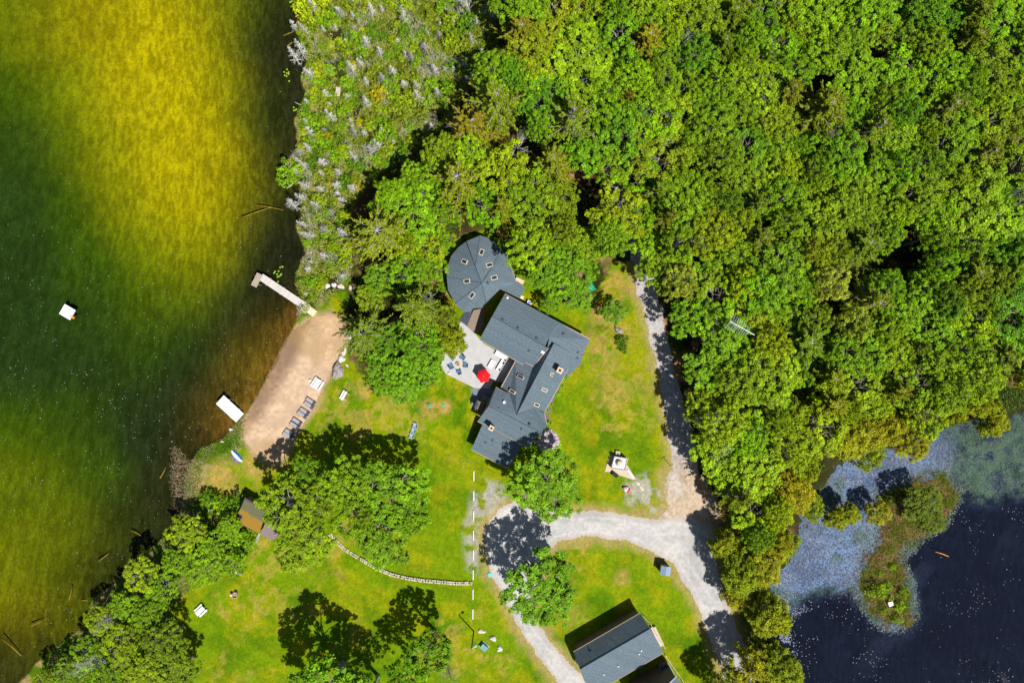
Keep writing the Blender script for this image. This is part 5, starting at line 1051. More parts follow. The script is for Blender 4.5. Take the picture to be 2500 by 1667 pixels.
# docks and raft
def dock(name, segs, label, z=.28):
    c = W(*segs[0][0], z); t = thing(name, label, 'dock', (c.x, c.y, 0)); z0_ = z
    for si, (a, b, wd, m, nm) in enumerate(segs):
        z = z0_ + .05 * si
        a = W(*a, z); b = W(*b, z); d = (b - a); L = d.length; ang = math.atan2(d.y, d.x)
        o = MB().box((0, 0, 0), (L, wd, .12)).obj(nm, m, t); o.location = ((a.x + b.x) / 2 - c.x, (a.y + b.y) / 2 - c.y, z); o.rotation_euler = (0, 0, ang)
        for k in range(max(2, int(L / 2.4))):
            for s in (-1, 1):
                q = a + d * ((k + .5) / max(2, int(L / 2.4))) + Vector((-d.y, d.x, 0)).normalized() * s * (wd / 2 + .05)
                MB().tube([(q.x - c.x, q.y - c.y, -1.3), (q.x - c.x, q.y - c.y, z + .12)], .045, 6).obj('post', GREYW, t)
    return t
dock('boat_dock', [((637.5, 676), (740, 744.5), 1.28, DOCKW, 'walkway'), ((634.5, 668.5), (619.5, 699), 1.05, DOCKB, 'end_platform')], 'L-shaped pale plank dock reaching into the lake above the beach')
p = W(746.5, 751.5, .1); t = thing('dock_landing', 'mossy square slab between the plank dock and the shore', 'slab', (p.x, p.y, 0), R(-35)); MB().box((0, 0, .2), (1.15, 1.75, .4)).obj('slab', mat('mossy_concrete', (.55, .50, .42), (.25, .3, .08), 2.2), t)
p = W(762.5, 761, .1); t = thing('dock_landing', 'cream square slab nearest the sand at the dock end', 'slab', (p.x, p.y, 0), R(-35)); MB().box((0, 0, .2), (1.35, 1.2, .4)).obj('slab', CREAM, t)
dock('swim_dock', [((537, 975), (586, 1020), 2.05, mat('pale_dock', (.62, .60, .62), (.68, .66, .67), 1.5), 'platform')], 'short wide whitish dock touching the lower end of the beach')
p = W(163.5, 761.5, .25); t = thing('swim_raft', 'square white swimming raft with an orange ladder out in the lake', 'raft', (p.x, p.y, -.3), R(-30))
MB().box((0, 0, .42), (2.2, 2.0, .12)).obj('platform', WHITE, t); MB().box((0, .6, .2), (2.0, .5, .3)).box((0, -.6, .2), (2.0, .5, .3)).obj('float', BLUEP, t)
MB().tube([(.95, -.55, .5), (.95, -.55, 1.0), (1.35, -.55, 1.0), (1.4, -.55, 0)], .03, 6).tube([(.95, -.15, .5), (.95, -.15, 1.0), (1.35, -.15, 1.0), (1.4, -.15, 0)], .03, 6).box((1.42, -.35, .45), (.4, .34, .05)).obj('ladder', mat('orange_metal', (.75, .25, .02), rough=.4), t)

# rocks
def rock(px, py, sx, sy, sz, m, label, rz=0, seed=1, group=None, name='rock', z=0):
    r = np.random.default_rng(seed); vs = []; ns, nr = 14, 8
    mb = MB()
    for j in range(nr):
        ph = math.pi / 2 * j / (nr - 1)
        for i in range(ns):
            a = 2 * math.pi * i / ns; k = 1 + .16 * math.sin(3 * a + seed) + .10 * math.sin(5 * a + 2 * seed + j) + r.normal() * .045
            e = .75; vs.append((sx / 2 * k * abs(math.cos(ph)) ** e * math.cos(a), sy / 2 * k * abs(math.cos(ph)) ** e * math.sin(a), sz * math.sin(ph) ** .8 * (1 + r.normal() * .05) - .05))
    fs = [(j * ns + i, j * ns + (i + 1) % ns, (j + 1) * ns + (i + 1) % ns, (j + 1) * ns + i) for j in range(nr - 1) for i in range(ns)] + [tuple(range((nr - 1) * ns, nr * ns))]
    o = mb.add(vs, fs).obj(name, m); p = W(px, py, sz * .4); o.location = (p.x, p.y, z); o.rotation_euler = (0, 0, rz); return tag(o, label, 'boulder' if sx > 1.5 else 'rock', group)
rock(823.5, 906, 1.9, 3.0, 1.3, GREYROCK, 'largest mauve-grey boulder at the edge of the sand', R(-8), 2, name='boulder')
rock(833.5, 876, 1.15, 1.25, .7, WHITEROCK, 'bluish white rock just above the largest boulder', R(20), 3)
rock(839, 861, .8, 1.1, .5, PINKROCK, 'pinkish wedge of rock third up from the largest boulder', R(-30), 4)
rock(844, 847, .7, 1.25, .5, PINKROCK, 'pinkish oval rock at the upper right of the sand', R(-25), 5)
rock(856, 823, 1.0, 1.2, .6, WHITEROCK, 'whitish broken rock among leaves right of the sand', R(-20), 6)
rock(847, 892, .35, .7, .2, PINKROCK, 'small flat pink stone right of the bluish white rock', R(45), 7)
for i, (px, py, a, b, lb) in enumerate([(786, 700, .7, .8, 'leftmost pale rock of the row in the marsh below the pines'), (799, 698, 1.0, .8, 'second pale rock from the left in the marsh row'), (815, 696, .9, .9, 'third pale rock from the left in the marsh row'), (832, 699, 1.3, .9, 'broad flat rock fourth in the marsh row'), (857, 703, .8, 1.0, 'brownish rock at the right end of the marsh row'), (747, 718, .7, 1.1, 'pale upright rock beside the plank dock')]):
    rock(px, py, a, b, .4, PINKROCK if i in (3, 4) else WHITEROCK, lb, i, 10 + i)
rock(1175.5, 1541, 1.5, .75, .45, PINKROCK, 'long brownish pink rock right of the lamp post', R(-5), 21); rock(1204, 1558.5, 1.2, .85, .6, WHITEROCK, 'bluish white rock above right of the teal utility box', R(-25), 22)
rock(1220, 1584, 1.0, 1.0, .5, WHITEROCK, 'pitted whitish rock right of the teal utility box', R(30), 23)
rock(1510.5, 807, 1.6, 1.0, .7, GREYROCK, 'grey boulder under the small dark tree on the upper lawn', R(-35), 24, name='boulder')
rock(509, 1228, 1.1, .7, .5, WHITEROCK, 'blue-white rock in shade on the shore left of the boathouse', 0, 25)
rock(512, 1246, .7, .7, .4, WHITEROCK, 'smaller blue-white rock in shade on the shore', 0, 26); rock(563, 1048, .7, .5, .3, WHITEROCK, 'white rock at the water line by the wide dock', 0, 27); rock(542, 1078, .7, .4, .3, PINKROCK, 'low pale rock on the shore above the upturned boat', 0, 28)
rock(580, 1398, 1.7, .5, .3, WHITEROCK, 'long pale log-like stone at the lawn edge', R(-20), 29)

# curved stone wall, steps, slabs
def stonewall(pxs, label, wd=.75, h=.4, seed=1, name='stone_wall'):
    pts = [W(*p) for p in pxs]; r = random.Random(seed); mb = MB(); tot = sum((pts[i + 1] - pts[i]).length for i in range(len(pts) - 1)); s = 0
    org = pts[0]
    while s < tot:
        st = r.uniform(.24, .55); q = s + st / 2; i = 0
        while i < len(pts) - 2 and q > (pts[i + 1] - pts[i]).length: q -= (pts[i + 1] - pts[i]).length; i += 1
        d = (pts[i + 1] - pts[i]).normalized(); p = pts[i] + d * q; n = Vector((-d.y, d.x, 0)); ang = math.atan2(d.y, d.x)
        for k in (-1, 1): w_ = wd / 2 * r.uniform(.8, 1.05); mb.box((p + n * k * wd * .26 + Vector((r.uniform(-.10, .10), 0, h / 2 - org.z)) - Vector((org.x, org.y, 0))), (st * r.uniform(.8, .95), w_, h * r.uniform(.85, 1.1)), ang + r.uniform(-.35, .35), taper=r.uniform(.7, .92))
        s += st
    o = mb.obj(name, mat(name + '_stone', (.40, .34, .24), (.66, .60, .48), 3, bump=.6), bevel=.03); o.location = org; return tag(o, label, 'stone wall')
stonewall([(880, 1362), (900, 1374), (925, 1388), (955, 1400), (990, 1409), (1030, 1415), (1075, 1419), (1112, 1422), (1152, 1422)], 'long curved cream stone wall across the lower lawn', .66)
stonewall([(805, 1302), (822, 1320), (842, 1340), (862, 1352), (875, 1360)], 'loose upper end of the curved stone wall under the oaks', .6, .25, 2)
for i, y in enumerate([1161.5, 1210, 1258.5, 1306, 1354.5, 1402.5, 1450.5, 1498.5]):
    p = W(1157 - i * .35, y, .15); nth = ['first (topmost)', 'second', 'third', 'fourth', 'fifth', 'sixth', 'seventh', 'eighth (lowest)'][i]
    t = thing('white_rail', '%s of the eight white rails in a line down the lawn' % nth, 'rail', (p.x, p.y, 0), R(90), 'white rails in a line')
    MB().box((0, 0, .22), (1.78, .15, .06)).obj('rail', WHITE, t, bevel=.01)
    for s in (-1, 1): MB().box((s * .7, 0, .09), (.08, .1, .19)).obj('post', WHITE, t)
# lamp post
p = W(1156.8, 1540.5); t = thing('lamp_post', 'tall black lamp post with a pale curved head on the lower lawn', 'lamp post', (p.x, p.y, 0), R(35))
MB().tube([(0, 0, 0), (0, 0, 6.8)], [.12, .09], 8).obj('pole', BLACK, t); MB().tube([(0, 0, 6.75), (.35, 0, 6.95), (.75, 0, 6.85)], .05, 6).obj('arm', WHITE, t); MB().lathe([(.09, .12), (.2, .06), (.26, -.06), (.1, -.1)], (.82, 0, 6.85), 14).obj('lamp_head', mat('lamp_grey', (.35, .42, .48), rough=.4), t)
p = W(1181.5, 1580, .6); t = thing('utility_box', 'teal-lidded utility box on the lower lawn among three rocks', 'utility box', (p.x, p.y, 0), R(-40)); MB().box((0, 0, .38), (1.15, .9, .6)).obj('box', mat('utility_green', (.06, .12, .11), rough=.5), t); MB().box((0, 0, .72), (1.2, .95, .08)).obj('lid', TEAL, t, bevel=.02); MB().box((0, 0, .05), (1.45, 1.2, .1)).obj('plinth', CONC, t)
for px, py, lb in [(1050, 991.5, 'left teal septic lid on the bare patch of lawn'), (1083, 989, 'right teal septic lid on the bare patch of lawn')]:
    p = W(px, py); t = thing('septic_lid', lb, 'lid', (p.x, p.y, 0), 0, 'septic lids'); MB().lathe([(.33, 0), (.33, .08), (.29, .13)], sides=20).obj('lid', mat('lid_green', (.06, .38, .24), rough=.5), t); MB().box((0, 0, .15), (.3, .05, .04)).obj('handle', TEAL, t)
p = W(1213, 1390); o = MB().lathe([(.4, 0), (.42, .1), (.3, .16)], sides=16).obj('septic_lid', mat('lid_blue', (.1, .5, .6), rough=.5)); o.location = (W(1196, 1402).x, W(1196, 1402).y, 0.03); tag(o, 'pale turquoise lid at the left edge of the gravel loop', 'lid')
# machinery by the house
p = W(1292.5, 739, .7); t = thing('air_conditioner', 'white air conditioner beside the house at the long upper eave', 'air conditioner', (p.x, p.y, 0), -R(20)); MB().box((0, 0, .38), (.85, .8, .72)).obj('cabinet', WHITE, t, bevel=.04); MB().lathe([(.3, 0), (.3, .03), (.08, .05)], (0, 0, .745), 20).obj('fan_grille', mat('fan_blue', (.2, .26, .38), rough=.5), t)
p = W(1274.5, 726, .5); t = thing('storage_box', 'small cream box between the round wing and the air conditioner', 'box', (p.x, p.y, 0), -R(29)); MB().box((0, 0, .25), (.55, .5, .5)).obj('box', CREAM, t); MB().box((0, 0, .52), (.6, .55, .05)).obj('lid', CREAM, t)
p = W(1269, 685.5, .6); t = thing('work_bench', 'cream wooden work bench against the round wing wall', 'bench', (p.x, p.y, 0), -R(27)); MB().box((0, 0, .75), (1.55, .75, .06)).obj('tabletop', boards('bench_boards', (.58, .47, .35), (.68, .58, .45), .18, 1, .15), t)
for sx in (-1, 1):
    for sy in (-1, 1): MB().box((sx * .68, sy * .3, .36), (.08, .08, .72)).obj('leg', CREAM, t)
p = W(1440, 694, .8); t = thing('tarpaulin_heap', 'shiny bright green tarpaulin over a heap under the trees', 'tarpaulin', (p.x, p.y, 0), -R(65))
r_ = np.random.default_rng(5); mb = MB(); vs = []; nx, ny = 14, 9
for i in range(nx):
    for j in range(ny): x = (i / (nx - 1) - .5) * 2.6; y = (j / (ny - 1) - .5) * 1.4; vs.append((x, y, max(0.02, 1.0 * (1 - (x / 1.35) ** 4) * (1 - (y / .75) ** 4)) + r_.normal() * .05))
mb.add(vs, [(i * ny + j, (i + 1) * ny + j, (i + 1) * ny + j + 1, i * ny + j + 1) for i in range(nx - 1) for j in range(ny - 1)]).obj('cover', TARP, t); MB().tube([(-1.2, -.75, .05), (-1.2, .75, .05)], .02, 5).tube([(1.2, -.75, .05), (1.2, .75, .05)], .02, 5).obj('rope', WHITE, t)
p = W(1184.5, 976, .8); t = thing('hot_tub', 'teal hot tub in the shade beside the house wall', 'hot tub', (p.x, p.y, 0), -R(29)); MB().box((0, 0, .4), (1.5, 1.6, .8)).obj('shell', SIDING, t, bevel=.08); MB().box((0, 0, .82), (1.3, 1.4, .06)).obj('cover', TEAL, t, bevel=.03)

# stone well on the right-hand lawn
Q = lambda x, y, z=0: W(1460 + x / 12.06, 1090 + y / 12.06, z)
c = Q(620, 490, 0); t = thing('stone_oven', 'square white stone outdoor oven with a round chimney ring on a sandy apron', 'stone oven', c)
def loc(pts): return [(p.x - c.x, p.y - c.y) for p in pts]
MB().prism(loc([Q(350, 230), Q(440, 250), Q(870, 560), Q(1110, 950), Q(1020, 970), Q(600, 830), Q(390, 750), Q(190, 730)]), -.1, .10).obj('apron', mat('apron_stone', (.46, .38, .27), (.55, .48, .36), 5, bump=.3), t)
body = [Q(490, 290, 1.4), Q(865, 350, 1.4), Q(800, 700, 1.4), Q(395, 640, 1.4)]
b = MB().prism(loc(body), .05, 1.4).obj('body', mat('white_stone', (.52, .48, .46), (.70, .66, .62), 4, bump=.5), t)
mb = MB(); r_ = random.Random(4)
for k in range(4):
    a = body[k]; d = body[(k + 1) % 4] - a; m_ = 7
    for j in range(m_):
        if k in (1, 2) or j % 3 == 0: q = a + d * (j + .5) / m_; mb.box((q.x - c.x, q.y - c.y, 1.45 + r_.uniform(0, .1)), (.2, .2, .18), r_.uniform(0, 1))
mb.obj('coping_stones', mat('coping', (.30, .26, .30), (.62, .58, .55), 6), t)
q = Q(645, 500, 2.2); mb = MB(); mb.lathe([(.62, 1.35), (.60, 1.6), (.45, 1.9), (.42, 2.15), (.22, 2.2), (.2, 1.9)], (q.x - c.x, q.y - c.y, 0), 24); mb.obj('chimney_ring', mat('ring_stone', (.55, .48, .42), (.66, .6, .54), 5, bump=.3), t)
MB().lathe([(.19, 2.0), (.17, 2.12), (.05, 2.18)], (q.x - c.x + .03, q.y - c.y - .03, 0), 16).obj('chimney_cap', WHITE, t)
mb = MB(); q1 = loc([Q(840, 690), Q(880, 660), Q(1080, 900), Q(1010, 940)]); mb.prism(q1, .1, .32).obj('step_wall', WHITEROCK, t)
q1 = loc([Q(525, 120, .5), Q(655, 140, .5), Q(650, 275, .5), Q(520, 260, .5)]); MB().prism(q1, 0, .5).obj('log_rack', STONE, t)
p = Q(500, 830, .7); t = thing('smoker_cover', 'black covered box on the lawn below the stone oven apron', 'covered box', (p.x, p.y, 0), -R(38)); MB().box((0, 0, .35), (1.35, .75, .7), taper=.85).obj('cover', mat('black_cover', (.02, .022, .022), (.03, .03, .03), 3), t, bevel=.08); MB().tube([(-.5, 0, .72), (.5, 0, .72)], .02, 5).obj('handle', BLACK, t)
for i, (x, y, a, b) in enumerate([(1185, 1090, .45, .9), (1290, 1240, .4, 1.0)]): rock(1460 + x / 12.06, 1090 + y / 12.06, a, b, .12, PINKROCK, ['upper flat stepping stone below right of the stone oven', 'lower flat stepping stone below right of the stone oven'][i], R(35), 40 + i)
p = Q(835, 1255, .5); t = thing('lawn_float', 'red and white egg-shaped float with a pink mark lying on the lawn', 'float', (p.x, p.y, 0), -R(28))
prof = [(.02, -.68), (.16, -.62), (.26, -.45), (.42, -.1), (.5, .2), (.48, .42), (.34, .6), (.1, .68)]
def lathex(prof, sides=18):
    mb = MB().lathe(prof, sides=sides); mb.v = [(z, x, y * .75 + .38) for x, y, z in mb.v]; return mb
lathex([(r * 1.0, z) for r, z in prof if -.46 <= z <= .3]).obj('body', WHITE, t, smooth=True); lathex([(r, z) for r, z in prof if z >= .2]).obj('red_end', REDP, t, smooth=True); lathex([(r, z) for r, z in prof if z <= -.44]).obj('red_tip', REDP, t, smooth=True)
MB().box((-.02, .05, .76), (.26, .07, .03), .3).box((.09, .14, .745), (.07, .16, .03), .3).box((-.12, .1, .755), (.07, .12, .03), .3).obj('mark', mat('pink_paint', (.6, .03, .30), rough=.5), t)
p = W(573, 1452, .3); t = thing('stump_fire_pit', 'small brick fire pit with a round pot on the bottom left lawn', 'fire pit', (p.x, p.y, 0))
mb = MB()
for k in range(9): a = k * .7; mb.box((.5 * math.cos(a) - .1, .5 * math.sin(a) - .1, .12), (.3, .18, .24), a + 1.57)
mb.obj('brick_ring', mat('brick_red', (.35, .14, .09), (.45, .3, .24), 6), t); MB().lathe([(.2, 0), (.26, .7), (.16, .7), (.14, .5)], (.3, .35, 0), 16).obj('pot', STONE, t); MB().box((-.45, .1, .4), (.5, .35, .8), .3, taper=.8).obj('block', WHITEROCK, t)

# small ribbed shed beside the track
p = W(1626, 1394, 2.2); t = thing('garden_shed', 'small shed with a ribbed blue-grey roof beside the gravel track', 'shed', (p.x, p.y, 0), -R(8)); MB().box((0, 0, .95), (1.45, 1.3, 1.9)).obj('wall', SIDING, t)
MB().sheet([(-.88, -.8, 1.95), (0, -.8, 2.25), (.88, -.8, 1.95), (-.88, .8, 1.95), (0, .8, 2.25), (.88, .8, 1.95)], [(0, 1, 4, 3), (1, 2, 5, 4)], .06).obj('roof', RIB, t)
MB().box((0, -.67, .9), (.7, .05, 1.6)).obj('door', CREAM, t)
# black feeder pole near the track
p = W(1629, 1118); t = thing('marker_pole', 'thin dark T-shaped pole at the lawn edge above the stone oven', 'pole', W(1636, 1136)); MB().tube([(0, 0, 0), (-.3, .5, 2.2)], .05, 6).obj('pole', BLACK, t); MB().box((-.3, .5, 2.22), (.8, .08, .08), .5).obj('crossbar', BLACK, t)

# ------------------------------------------------------------------ mossy boathouse
q = lambda x, y, z: W(400 + x / 5.227, 1140 + y / 5.227, z)
c = q(1090, 640, 0); t = thing('boathouse', 'old boathouse with an orange mossy roof beside the oaks', 'shed', c)
MOSS = mat('mossy_shingles', (.34, .17, .015), (.22, .15, .025), 5, .95, bump=.8, bscale=6)
n = MOSS.node_tree; b_ = n.nodes['Principled BSDF']; at = n.nodes.new('ShaderNodeAttribute'); at.attribute_name = 'tone'; mm = n.nodes.new('ShaderNodeMix'); mm.data_type = 'RGBA'
old = b_.inputs['Base Color'].links[0].from_socket; n.links.new(at.outputs['Color'], mm.inputs[7]); n.links.new(at.outputs['Alpha'], mm.inputs[0]); n.links.new(old, mm.inputs[6]); n.links.new(mm.outputs[2], b_.inputs['Base Color'])
TL, TR, BR_, BL_ = q(1035, 385, 3.0), q(1305, 545, 3.0), q(1215, 850, 3.0), q(890, 680, 3.0); ML, MR_ = q(975, 530, 3.9), q(1262, 700, 3.9)
N_ = 26; vs = []; fs = []; tn = []
cols = {'m': None, 'g': lin((130, 130, 95)), 'b': lin((98, 86, 104))}
for i in range(N_ + 1):
    for j in range(N_ + 1):
        u = i / N_; v = j / N_; L_ = TL.lerp(ML, v * 2.4) if v < 1 / 2.4 else ML.lerp(BL_, (v * 2.4 - 1) / 1.4); R__ = TR.lerp(MR_, v * 2.4) if v < 1 / 2.4 else MR_.lerp(BR_, (v * 2.4 - 1) / 1.4)
        P_ = L_.lerp(R__, u); vs.append(P_ - c); k = fbm(np.array([P_.x]), np.array([P_.y]), 1.0, 5, 3)[0] - .5
        grey = (u < .30 - .16 * (1 - v) + k * .5 and v > .62 + k * .3) or v < .06 or u < .03 or v > .985; lich = v < .34 + (u - .2) * .12 + k * .35 and v >= .06
        g_ = cols['b'] if grey else cols['g']; tn.append((*[x / 1.5 for x in g_], 1.0 if (grey or lich) else 0.0))
for i in range(N_):
    for j in range(N_): a = i * (N_ + 1) + j; fs.append((a, a + 1, a + N_ + 2, a + N_ + 1))
o = MB().sheet(vs, fs, .15).obj('roof', MOSS, t); a = o.data.color_attributes.new('tone', 'FLOAT_COLOR', 'POINT'); a.data.foreach_set('color', np.array(tn + tn, np.float32).ravel())
MB().prism([((p.x - c.x) * .9, (p.y - c.y) * .9) for p in (TL, TR, BR_, BL_)], 0, 2.85).obj('wall', SIDING, t)
an = [q(1300, 700, 2.4), q(1445, 715, 2.3), q(1540, 800, 2.0), q(1475, 905, 2.0), q(1370, 935, 2.0), q(1225, 860, 2.3)]
MB().sheet([p - c for p in an], [(0, 1, 2, 3, 4, 5)], .12).obj('annex_roof', mat('annex_brown', (.16, .12, .12), (.24, .19, .18), 4, bump=.4), t); MB().prism([((p.x - an[0].x * .5 - an[3].x * .5) * .88 + an[0].x * .5 + an[3].x * .5 - c.x, (p.y - an[0].y * .5 - an[3].y * .5) * .88 + an[0].y * .5 + an[3].y * .5 - c.y) for p in an], 0, 1.85).obj('annex_wall', SIDING, t)
a = q(1222, 840, .9) - c; b = q(1165, 965, .25) - c; mb = MB()
for k in (-1, 1): mb.tube([a + Vector((k * .09, 0, 0)), b + Vector((k * .16, 0, 0))], .06, 4)
mb.obj('ramp', mat('ramp_blue_grey', (.42, .46, .52), (.5, .54, .6), 4), t)
a = q(1400, 830, 2.3) - c; b = q(1545, 790, 2.5) - c; MB().tube([a, b], .07, 5).tube([q(1400, 870, 2.3) - c, q(1520, 800, 2.4) - c], .05, 5).obj('fallen_boards', mat('red_boards', (.5, .25, .2), (.55, .35, .3), 4), t)

# ------------------------------------------------------------------ garage and its neighbour
q = lambda x, y, z: W(1250 + x / 4.704, 1367 + y / 4.704, z)
c = q(1300, 1000, 0); t = thing('garage', 'long grey gabled garage at the bottom with a dark upper slope', 'garage', c)
gN, gW = q(1470, 605, 3.2), q(705, 1050, 3.2); rN, rW = q(1585, 785, 5.6), q(780, 1250, 5.6); bN, bW = q(1668, 925, 4.4), q(835, 1395, 4.4); eE = q(1742, 1060, 3.6); eS = gW + (eE - gN); eS.z = 3.6
MB().sheet([p - c for p in (gN, gW, rW, rN, bN, bW, eS, eE)], [(0, 1, 2, 3), (3, 2, 5, 4), (4, 5, 6, 7)], .25).obj('roof', SHINGLE, t)
MB().tube([rN - c, rW - c], .07, 4).obj('ridge_cap', RIDGE, t)
MB().tube([gN - c, gW - c], .07, 4).tube([eE - c, eS - c], .07, 4).obj('roof_trim', TRIM, t)
g4 = [(p.x - c.x, p.y - c.y) for p in (gN, gW, eS, eE)]; cx_ = sum(p[0] for p in g4) / 4; cy_ = sum(p[1] for p in g4) / 4
MB().prism([(cx_ + (x - cx_) * .93, cy_ + (y - cy_) * .93) for x, y in g4], 0, 2.9).obj('wall', SIDING, t)
MB().prism([(cx_ + (x - cx_) * .93, cy_ + (y - cy_) * .60) for x, y in g4], 2.9, 3.6).obj('gable_wall', SIDING, t)
pl = plane(rN, rW, bN)
pl2 = plane(bN, bW, eE)
for x, y in [(1482, 1030), (1457, 1070), (1219, 1210), (1052, 1305)]:
    p, M = frame_on(pl2, 1250 + x / 4.704, 1367 + y / 4.704, -30); MB().box(p - c + pl2[1] * .1, (.3, .3, .22), M=M, taper=.8).obj('roof_vent', GREYW, t)
plU = plane(gN, gW, rN); p = hit(1250 + 868 / 4.704, 1367 + 985 / 4.704, plU); p2 = hit(1250 + 895 / 4.704, 1367 + 1040 / 4.704, plU)
MB().tube([p - c + Vector((0, 0, .05)), p2 - c + Vector((0, 0, .12))], .04, 4).tube([p2 - c + Vector((-.2, -.1, .12)), p2 - c + Vector((.25, .1, .12))], .04, 4).obj('roof_antenna', BLACK, t)
p = q(750, 1155, 3.6); MB().box(p - c, (.55, .45, .5), R(30)).obj('vent_hood', WHITE, t)
dk = [q(1590, 775, .5), q(1650, 765, .5), q(1748, 975, .5), q(1700, 995, .5)]
MB().prism([(p.x - c.x, p.y - c.y) for p in dk], 0, .5).obj('deck', boards('pale_deck', (.52, .42, .33), (.62, .53, .44), .15, 0, .2, rot=R(60)), t)
def fence(pxs, label, h=1.0, name='wood_fence'):
    pts = [W(*p) for p in pxs]; c = pts[0].copy(); c.z = 0; t = thing(name, label, 'fence', c); rm = MB()
    for i in range(len(pts) - 1):
        a, b = pts[i] - c, pts[i + 1] - c; L = (b - a).length; k = max(1, round(L / 1.8))
        for j in range(k + (i == len(pts) - 2)): q_ = a + (b - a) * j / k; MB().box((q_.x, q_.y, h / 2), (.09, .09, h), math.atan2((b - a).y, (b - a).x)).obj('post', GREYW, t)
        for z in (h * .5, h * .9): rm.tube([a + Vector((0, 0, z)), b + Vector((0, 0, z))], .035, 4)
    rm.obj('rails', CREAM, t); return t
fence([(1569, 1499), (1585, 1516), (1602, 1545), (1622, 1578)], 'thin rail fence along the right end of the garage')
fence([(1622, 1594), (1641, 1622), (1662, 1652), (1680, 1690)], 'thin rail fence from the garage corner down to the bottom edge')
# low dark lean-to in the shade, and the tall building mostly below the frame
c = W(1628, 1645, 0); t = thing('lean_to', 'low flat dark roof with two pale edges in deep shade below the garage', 'shed', c)
lp = [W(1608.5, 1630, 2.2), W(1631, 1617, 2.2), W(1662, 1676, 2.2), W(1640, 1688, 2.2)]
MB().sheet([p - c for p in lp], [(0, 1, 2, 3)], .12).obj('roof', mat('dark_membrane', (.05, .065, .085), (.07, .085, .1), 2), t); MB().prism([((p.x - c.x) * .93, (p.y - c.y) * .93) for p in lp], 0, 2.05).obj('wall', SIDING, t)
MB().tube([lp[0] - c, lp[3] - c], .05, 4).tube([lp[1] - c, lp[2] - c], .05, 4).obj('roof_trim', mat('pale_teal', (.35, .5, .52), rough=.4), t); p = W(1627, 1641.5, 2.25) - c; MB().box(p, (.5, .4, .12), R(10)).obj('roof_hatch', TEAL, t)
c = W(1625, 1760, 0); t = thing('tall_building', 'tall grey-roofed building whose corner enters the bottom edge beside the rail fence', 'building', c)
e0 = W(1652, 1650, 6.9); dx = Vector((-.866, -.5, 0)); dy = Vector((.5, -.866, 0)); p1, p2, p3 = e0 + dx * 8.5, e0 + dx * 8.5 + dy * 9, e0 + dy * 9; r0, r1 = e0 + dx * 4.2 + Vector((0, 0, 1.9)), e0 + dx * 4.2 + dy * 9 + Vector((0, 0, 1.9))
MB().sheet([p - c for p in (e0, p1, p2, p3, r0, r1)], [(0, 4, 5, 3), (4, 1, 2, 5)], .25).obj('roof', SHINGLE, t)
MB().prism([((e0 + dx * a + dy * b - c).x, (e0 + dx * a + dy * b - c).y) for a, b in ((.4, .4), (8.1, .4), (8.1, 8.6), (.4, 8.6))], 0, 6.7).obj('wall', SIDING, t)
MB().tube([e0 - c, r0 - c, p1 - c], .08, 4).obj('roof_trim', WHITE, t)

# ------------------------------------------------------------------ antenna mast in the wood
q = lambda x, y, z: W(1740 + x / 13.07, 740 + y / 13.07, z)
z_ = 15.5; a, b = q(555, 580, z_), q(1335, 1015, z_); c = (a + b) / 2; c.z = 0
t = thing('television_antenna', 'many-armed metal television antenna standing above the wood', 'antenna', c); ALU = mat('aluminium', (.62, .68, .72), rough=.35)
MB().tube([a - c, b - c], .075, 6).obj('boom', ALU, t); d = (b - a).normalized(); n = Vector((-d.y, d.x, 0)); mb = MB()
for k in range(10):
    u = k / 12.0; o_ = a + (b - a) * u - c; l = 1.45 - .07 * k; sk = d * (-.12); mb.tube([o_ - n * l + sk, o_, o_ + n * l * .9 + sk], .022, 4)
mb.obj('elements', ALU, t); MB().tube([(0, 0, 0), (0, 0, z_)], .06, 8).obj('mast', GREYW, t)

# ------------------------------------------------------------------ small things in the marsh and on the waters
for i, (px, py, L) in enumerate([(813, 62, 1.6), (813, 110, 1.3), (826, 226, 1.6)]):
    p = W(px, py); t = thing('boardwalk', ['upper', 'middle', 'lower'][i] + ' piece of plank boardwalk showing through the marsh', 'boardwalk', (p.x, p.y, .1), R(82), 'boardwalk pieces'); mb = MB()
    for k in range(int(L / .22)): mb.box(((k - L / .44 + .5) * .22, 0, .25), (.17, .8, .05), random.uniform(-.1, .1))
    mb.obj('planks', mat('pinkish_plank', (.56, .46, .42), (.64, .56, .52), 5), t); MB().box((0, .3, .15), (L, .1, .12)).box((0, -.3, .15), (L, .1, .12)).obj('bearers', GREYW, t)
def log(px0, px1, r, m, label, z=-.2, name='log', group=None, bz=None):
    a, b = W(*px0), W(*px1); c = (a + b) / 2; o = MB().tube([a - c + Vector((0, 0, z)), Vector((0.1, .05, z + .03)), b - c + Vector((0, 0, bz if bz is not None else z))], [r, r * .85, r * .55], 7).obj(name, m, smooth=True); o.location = (c.x, c.y, 0); return tag(o, label, 'log', group)
ORG = mat('orange_wood', (.60, .20, .03), (.7, .32, .08), 3); YLOG = mat('drowned_wood', (.22, .16, .02), (.3, .22, .04), 3)
log((721, 41), (734, 33), .14, ORG, 'short orange log at the top of the marsh shore', -.1); log((700, 398), (716, 383), .3, ORG, 'thick orange log beside the green bush out over the lake', -.2)
log((700, 460), (732, 435), .07, PALEBARK, 'thin white fallen trunk over the lake edge below the orange log', 0); log((708, 148), (738, 146), .08, PALEBARK, 'pale fallen twiggy stem over the lake at the upper marsh', 0); log((720, 250), (742, 264), .07, PALEBARK, 'pale fallen stem over the lake edge below the dark inlet', 0)
log((2285, 1347), (2318, 1359), .1, ORG, 'short reddish log floating on the dark pond', -.2)
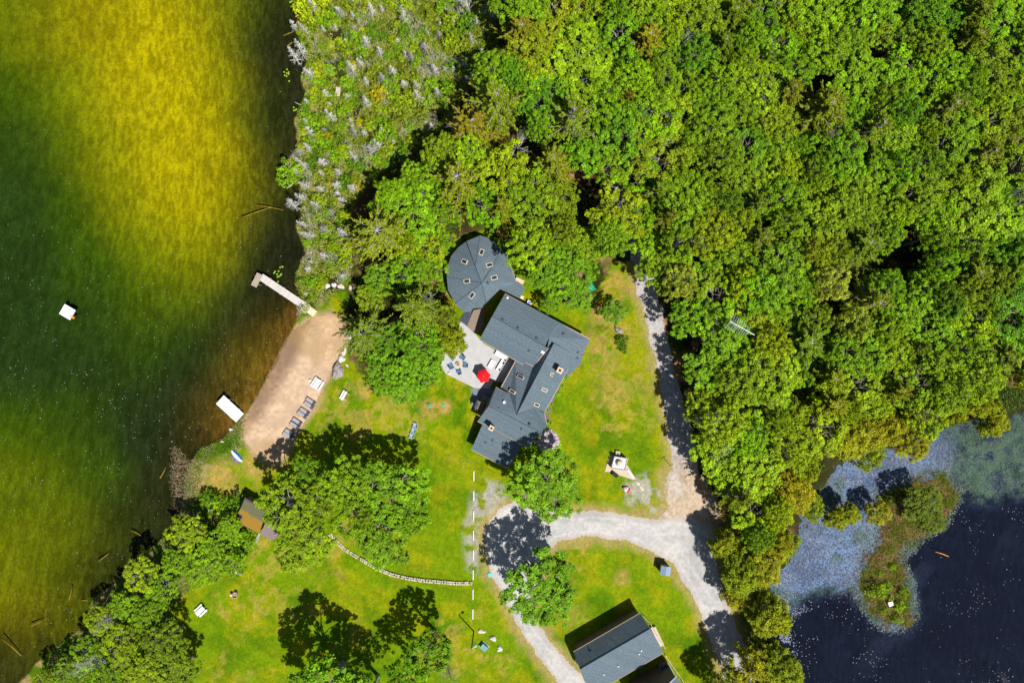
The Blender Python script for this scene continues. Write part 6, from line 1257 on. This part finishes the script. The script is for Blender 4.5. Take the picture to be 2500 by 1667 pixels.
for i, (a, b) in enumerate([((588, 530), (660, 505)), ((625, 500), (690, 512)), ((0, 1560), (48, 1603)), ((70, 1530), (100, 1518)), ((388, 1168), (402, 1140)), ((316, 1296), (340, 1308)), ((236, 1372), (262, 1352)), ((165, 1465), (172, 1432)), ((195, 1467), (212, 1468)), ((690, 85), (725, 72)), ((700, 110), (728, 90))]):
    log(a, b, .12, YLOG, 'sunken yellowish log in the shallows %s' % ('off the marsh' if a[1] < 600 else 'off the bottom left shore'), -.42, 'sunken_log', 'sunken logs in the lake')
r_ = random.Random(3); LP = mat('lily_pad', (.20, .36, .015), (.25, .40, .03), 3, .5); k0 = None
for cx, cy, n in [(677, 668, 9), (703, 183, 8), (712, 8, 9), (718, 268, 4), (686, 655, 3)]:
    reg = 'off the dock' if cy > 600 else 'off the top of the marsh' if cy < 100 else 'off the upper marsh'
    for k in range(n):
        px, py = cx + r_.gauss(0, 5), cy + r_.gauss(0, 6); p = W(px, py, -.2)
        if k0 is None:
            mb = MB(); vs = [(0, 0, 0)] + [(.16 * math.cos(a), .16 * math.sin(a), .005) for a in np.linspace(.25, 6.03, 14)]; mb.add(vs, [(0, i, i + 1) for i in range(1, 14)]); k0 = mb.obj('lily_pad', LP); o = k0
        else: o = k0.copy(); col.objects.link(o)
        o.location = (p.x, p.y, -.235); o.rotation_euler = (0, 0, r_.uniform(0, 6)); tag(o, 'small yellow-green lily pad floating on the lake %s' % reg, 'lily pad', 'lily pads on the lake ' + reg)
p = W(2174, 1473, .5); t = thing('white_box', 'white box standing on the lower end of the reedy islet', 'box', (p.x, p.y, 0), R(15)); MB().box((0, 0, .35), (.75, .7, .5)).obj('box', WHITE, t, bevel=.03); MB().box((0, 0, .63), (.82, .76, .06)).obj('lid', WHITE, t)
for pr in BL + WL + PI + SH + BR + SN:
    if pr.name not in used:
        for c_ in list(pr.children): bpy.data.objects.remove(c_)
        bpy.data.objects.remove(pr)

# labels shared by a few look-alikes are told apart by their order from the left
same = {}
for o in bpy.data.objects:
    if o.parent is None and 'label' in o.keys() and o.get('category') in ('tree', 'dead tree', 'shrub', 'log'): same.setdefault(o['label'], []).append(o)
ORD = ['leftmost', 'second from left', 'third from left', 'fourth from left', 'fifth from left', 'sixth from left', 'seventh from left', 'eighth from left', 'ninth from left', 'tenth from left', 'eleventh from left', 'twelfth from left'] + ['%dth from left' % k for k in range(13, 22)]
for lb, os_ in same.items():
    if 2 <= len(os_) <= 19 and len(lb.split()) <= 13:
        os_.sort(key=lambda o: (round(o.location.x, 2), o.location.y))
        for k, o in enumerate(os_): o['label'] = lb + ', ' + ('rightmost' if k == len(os_) - 1 else ORD[k])
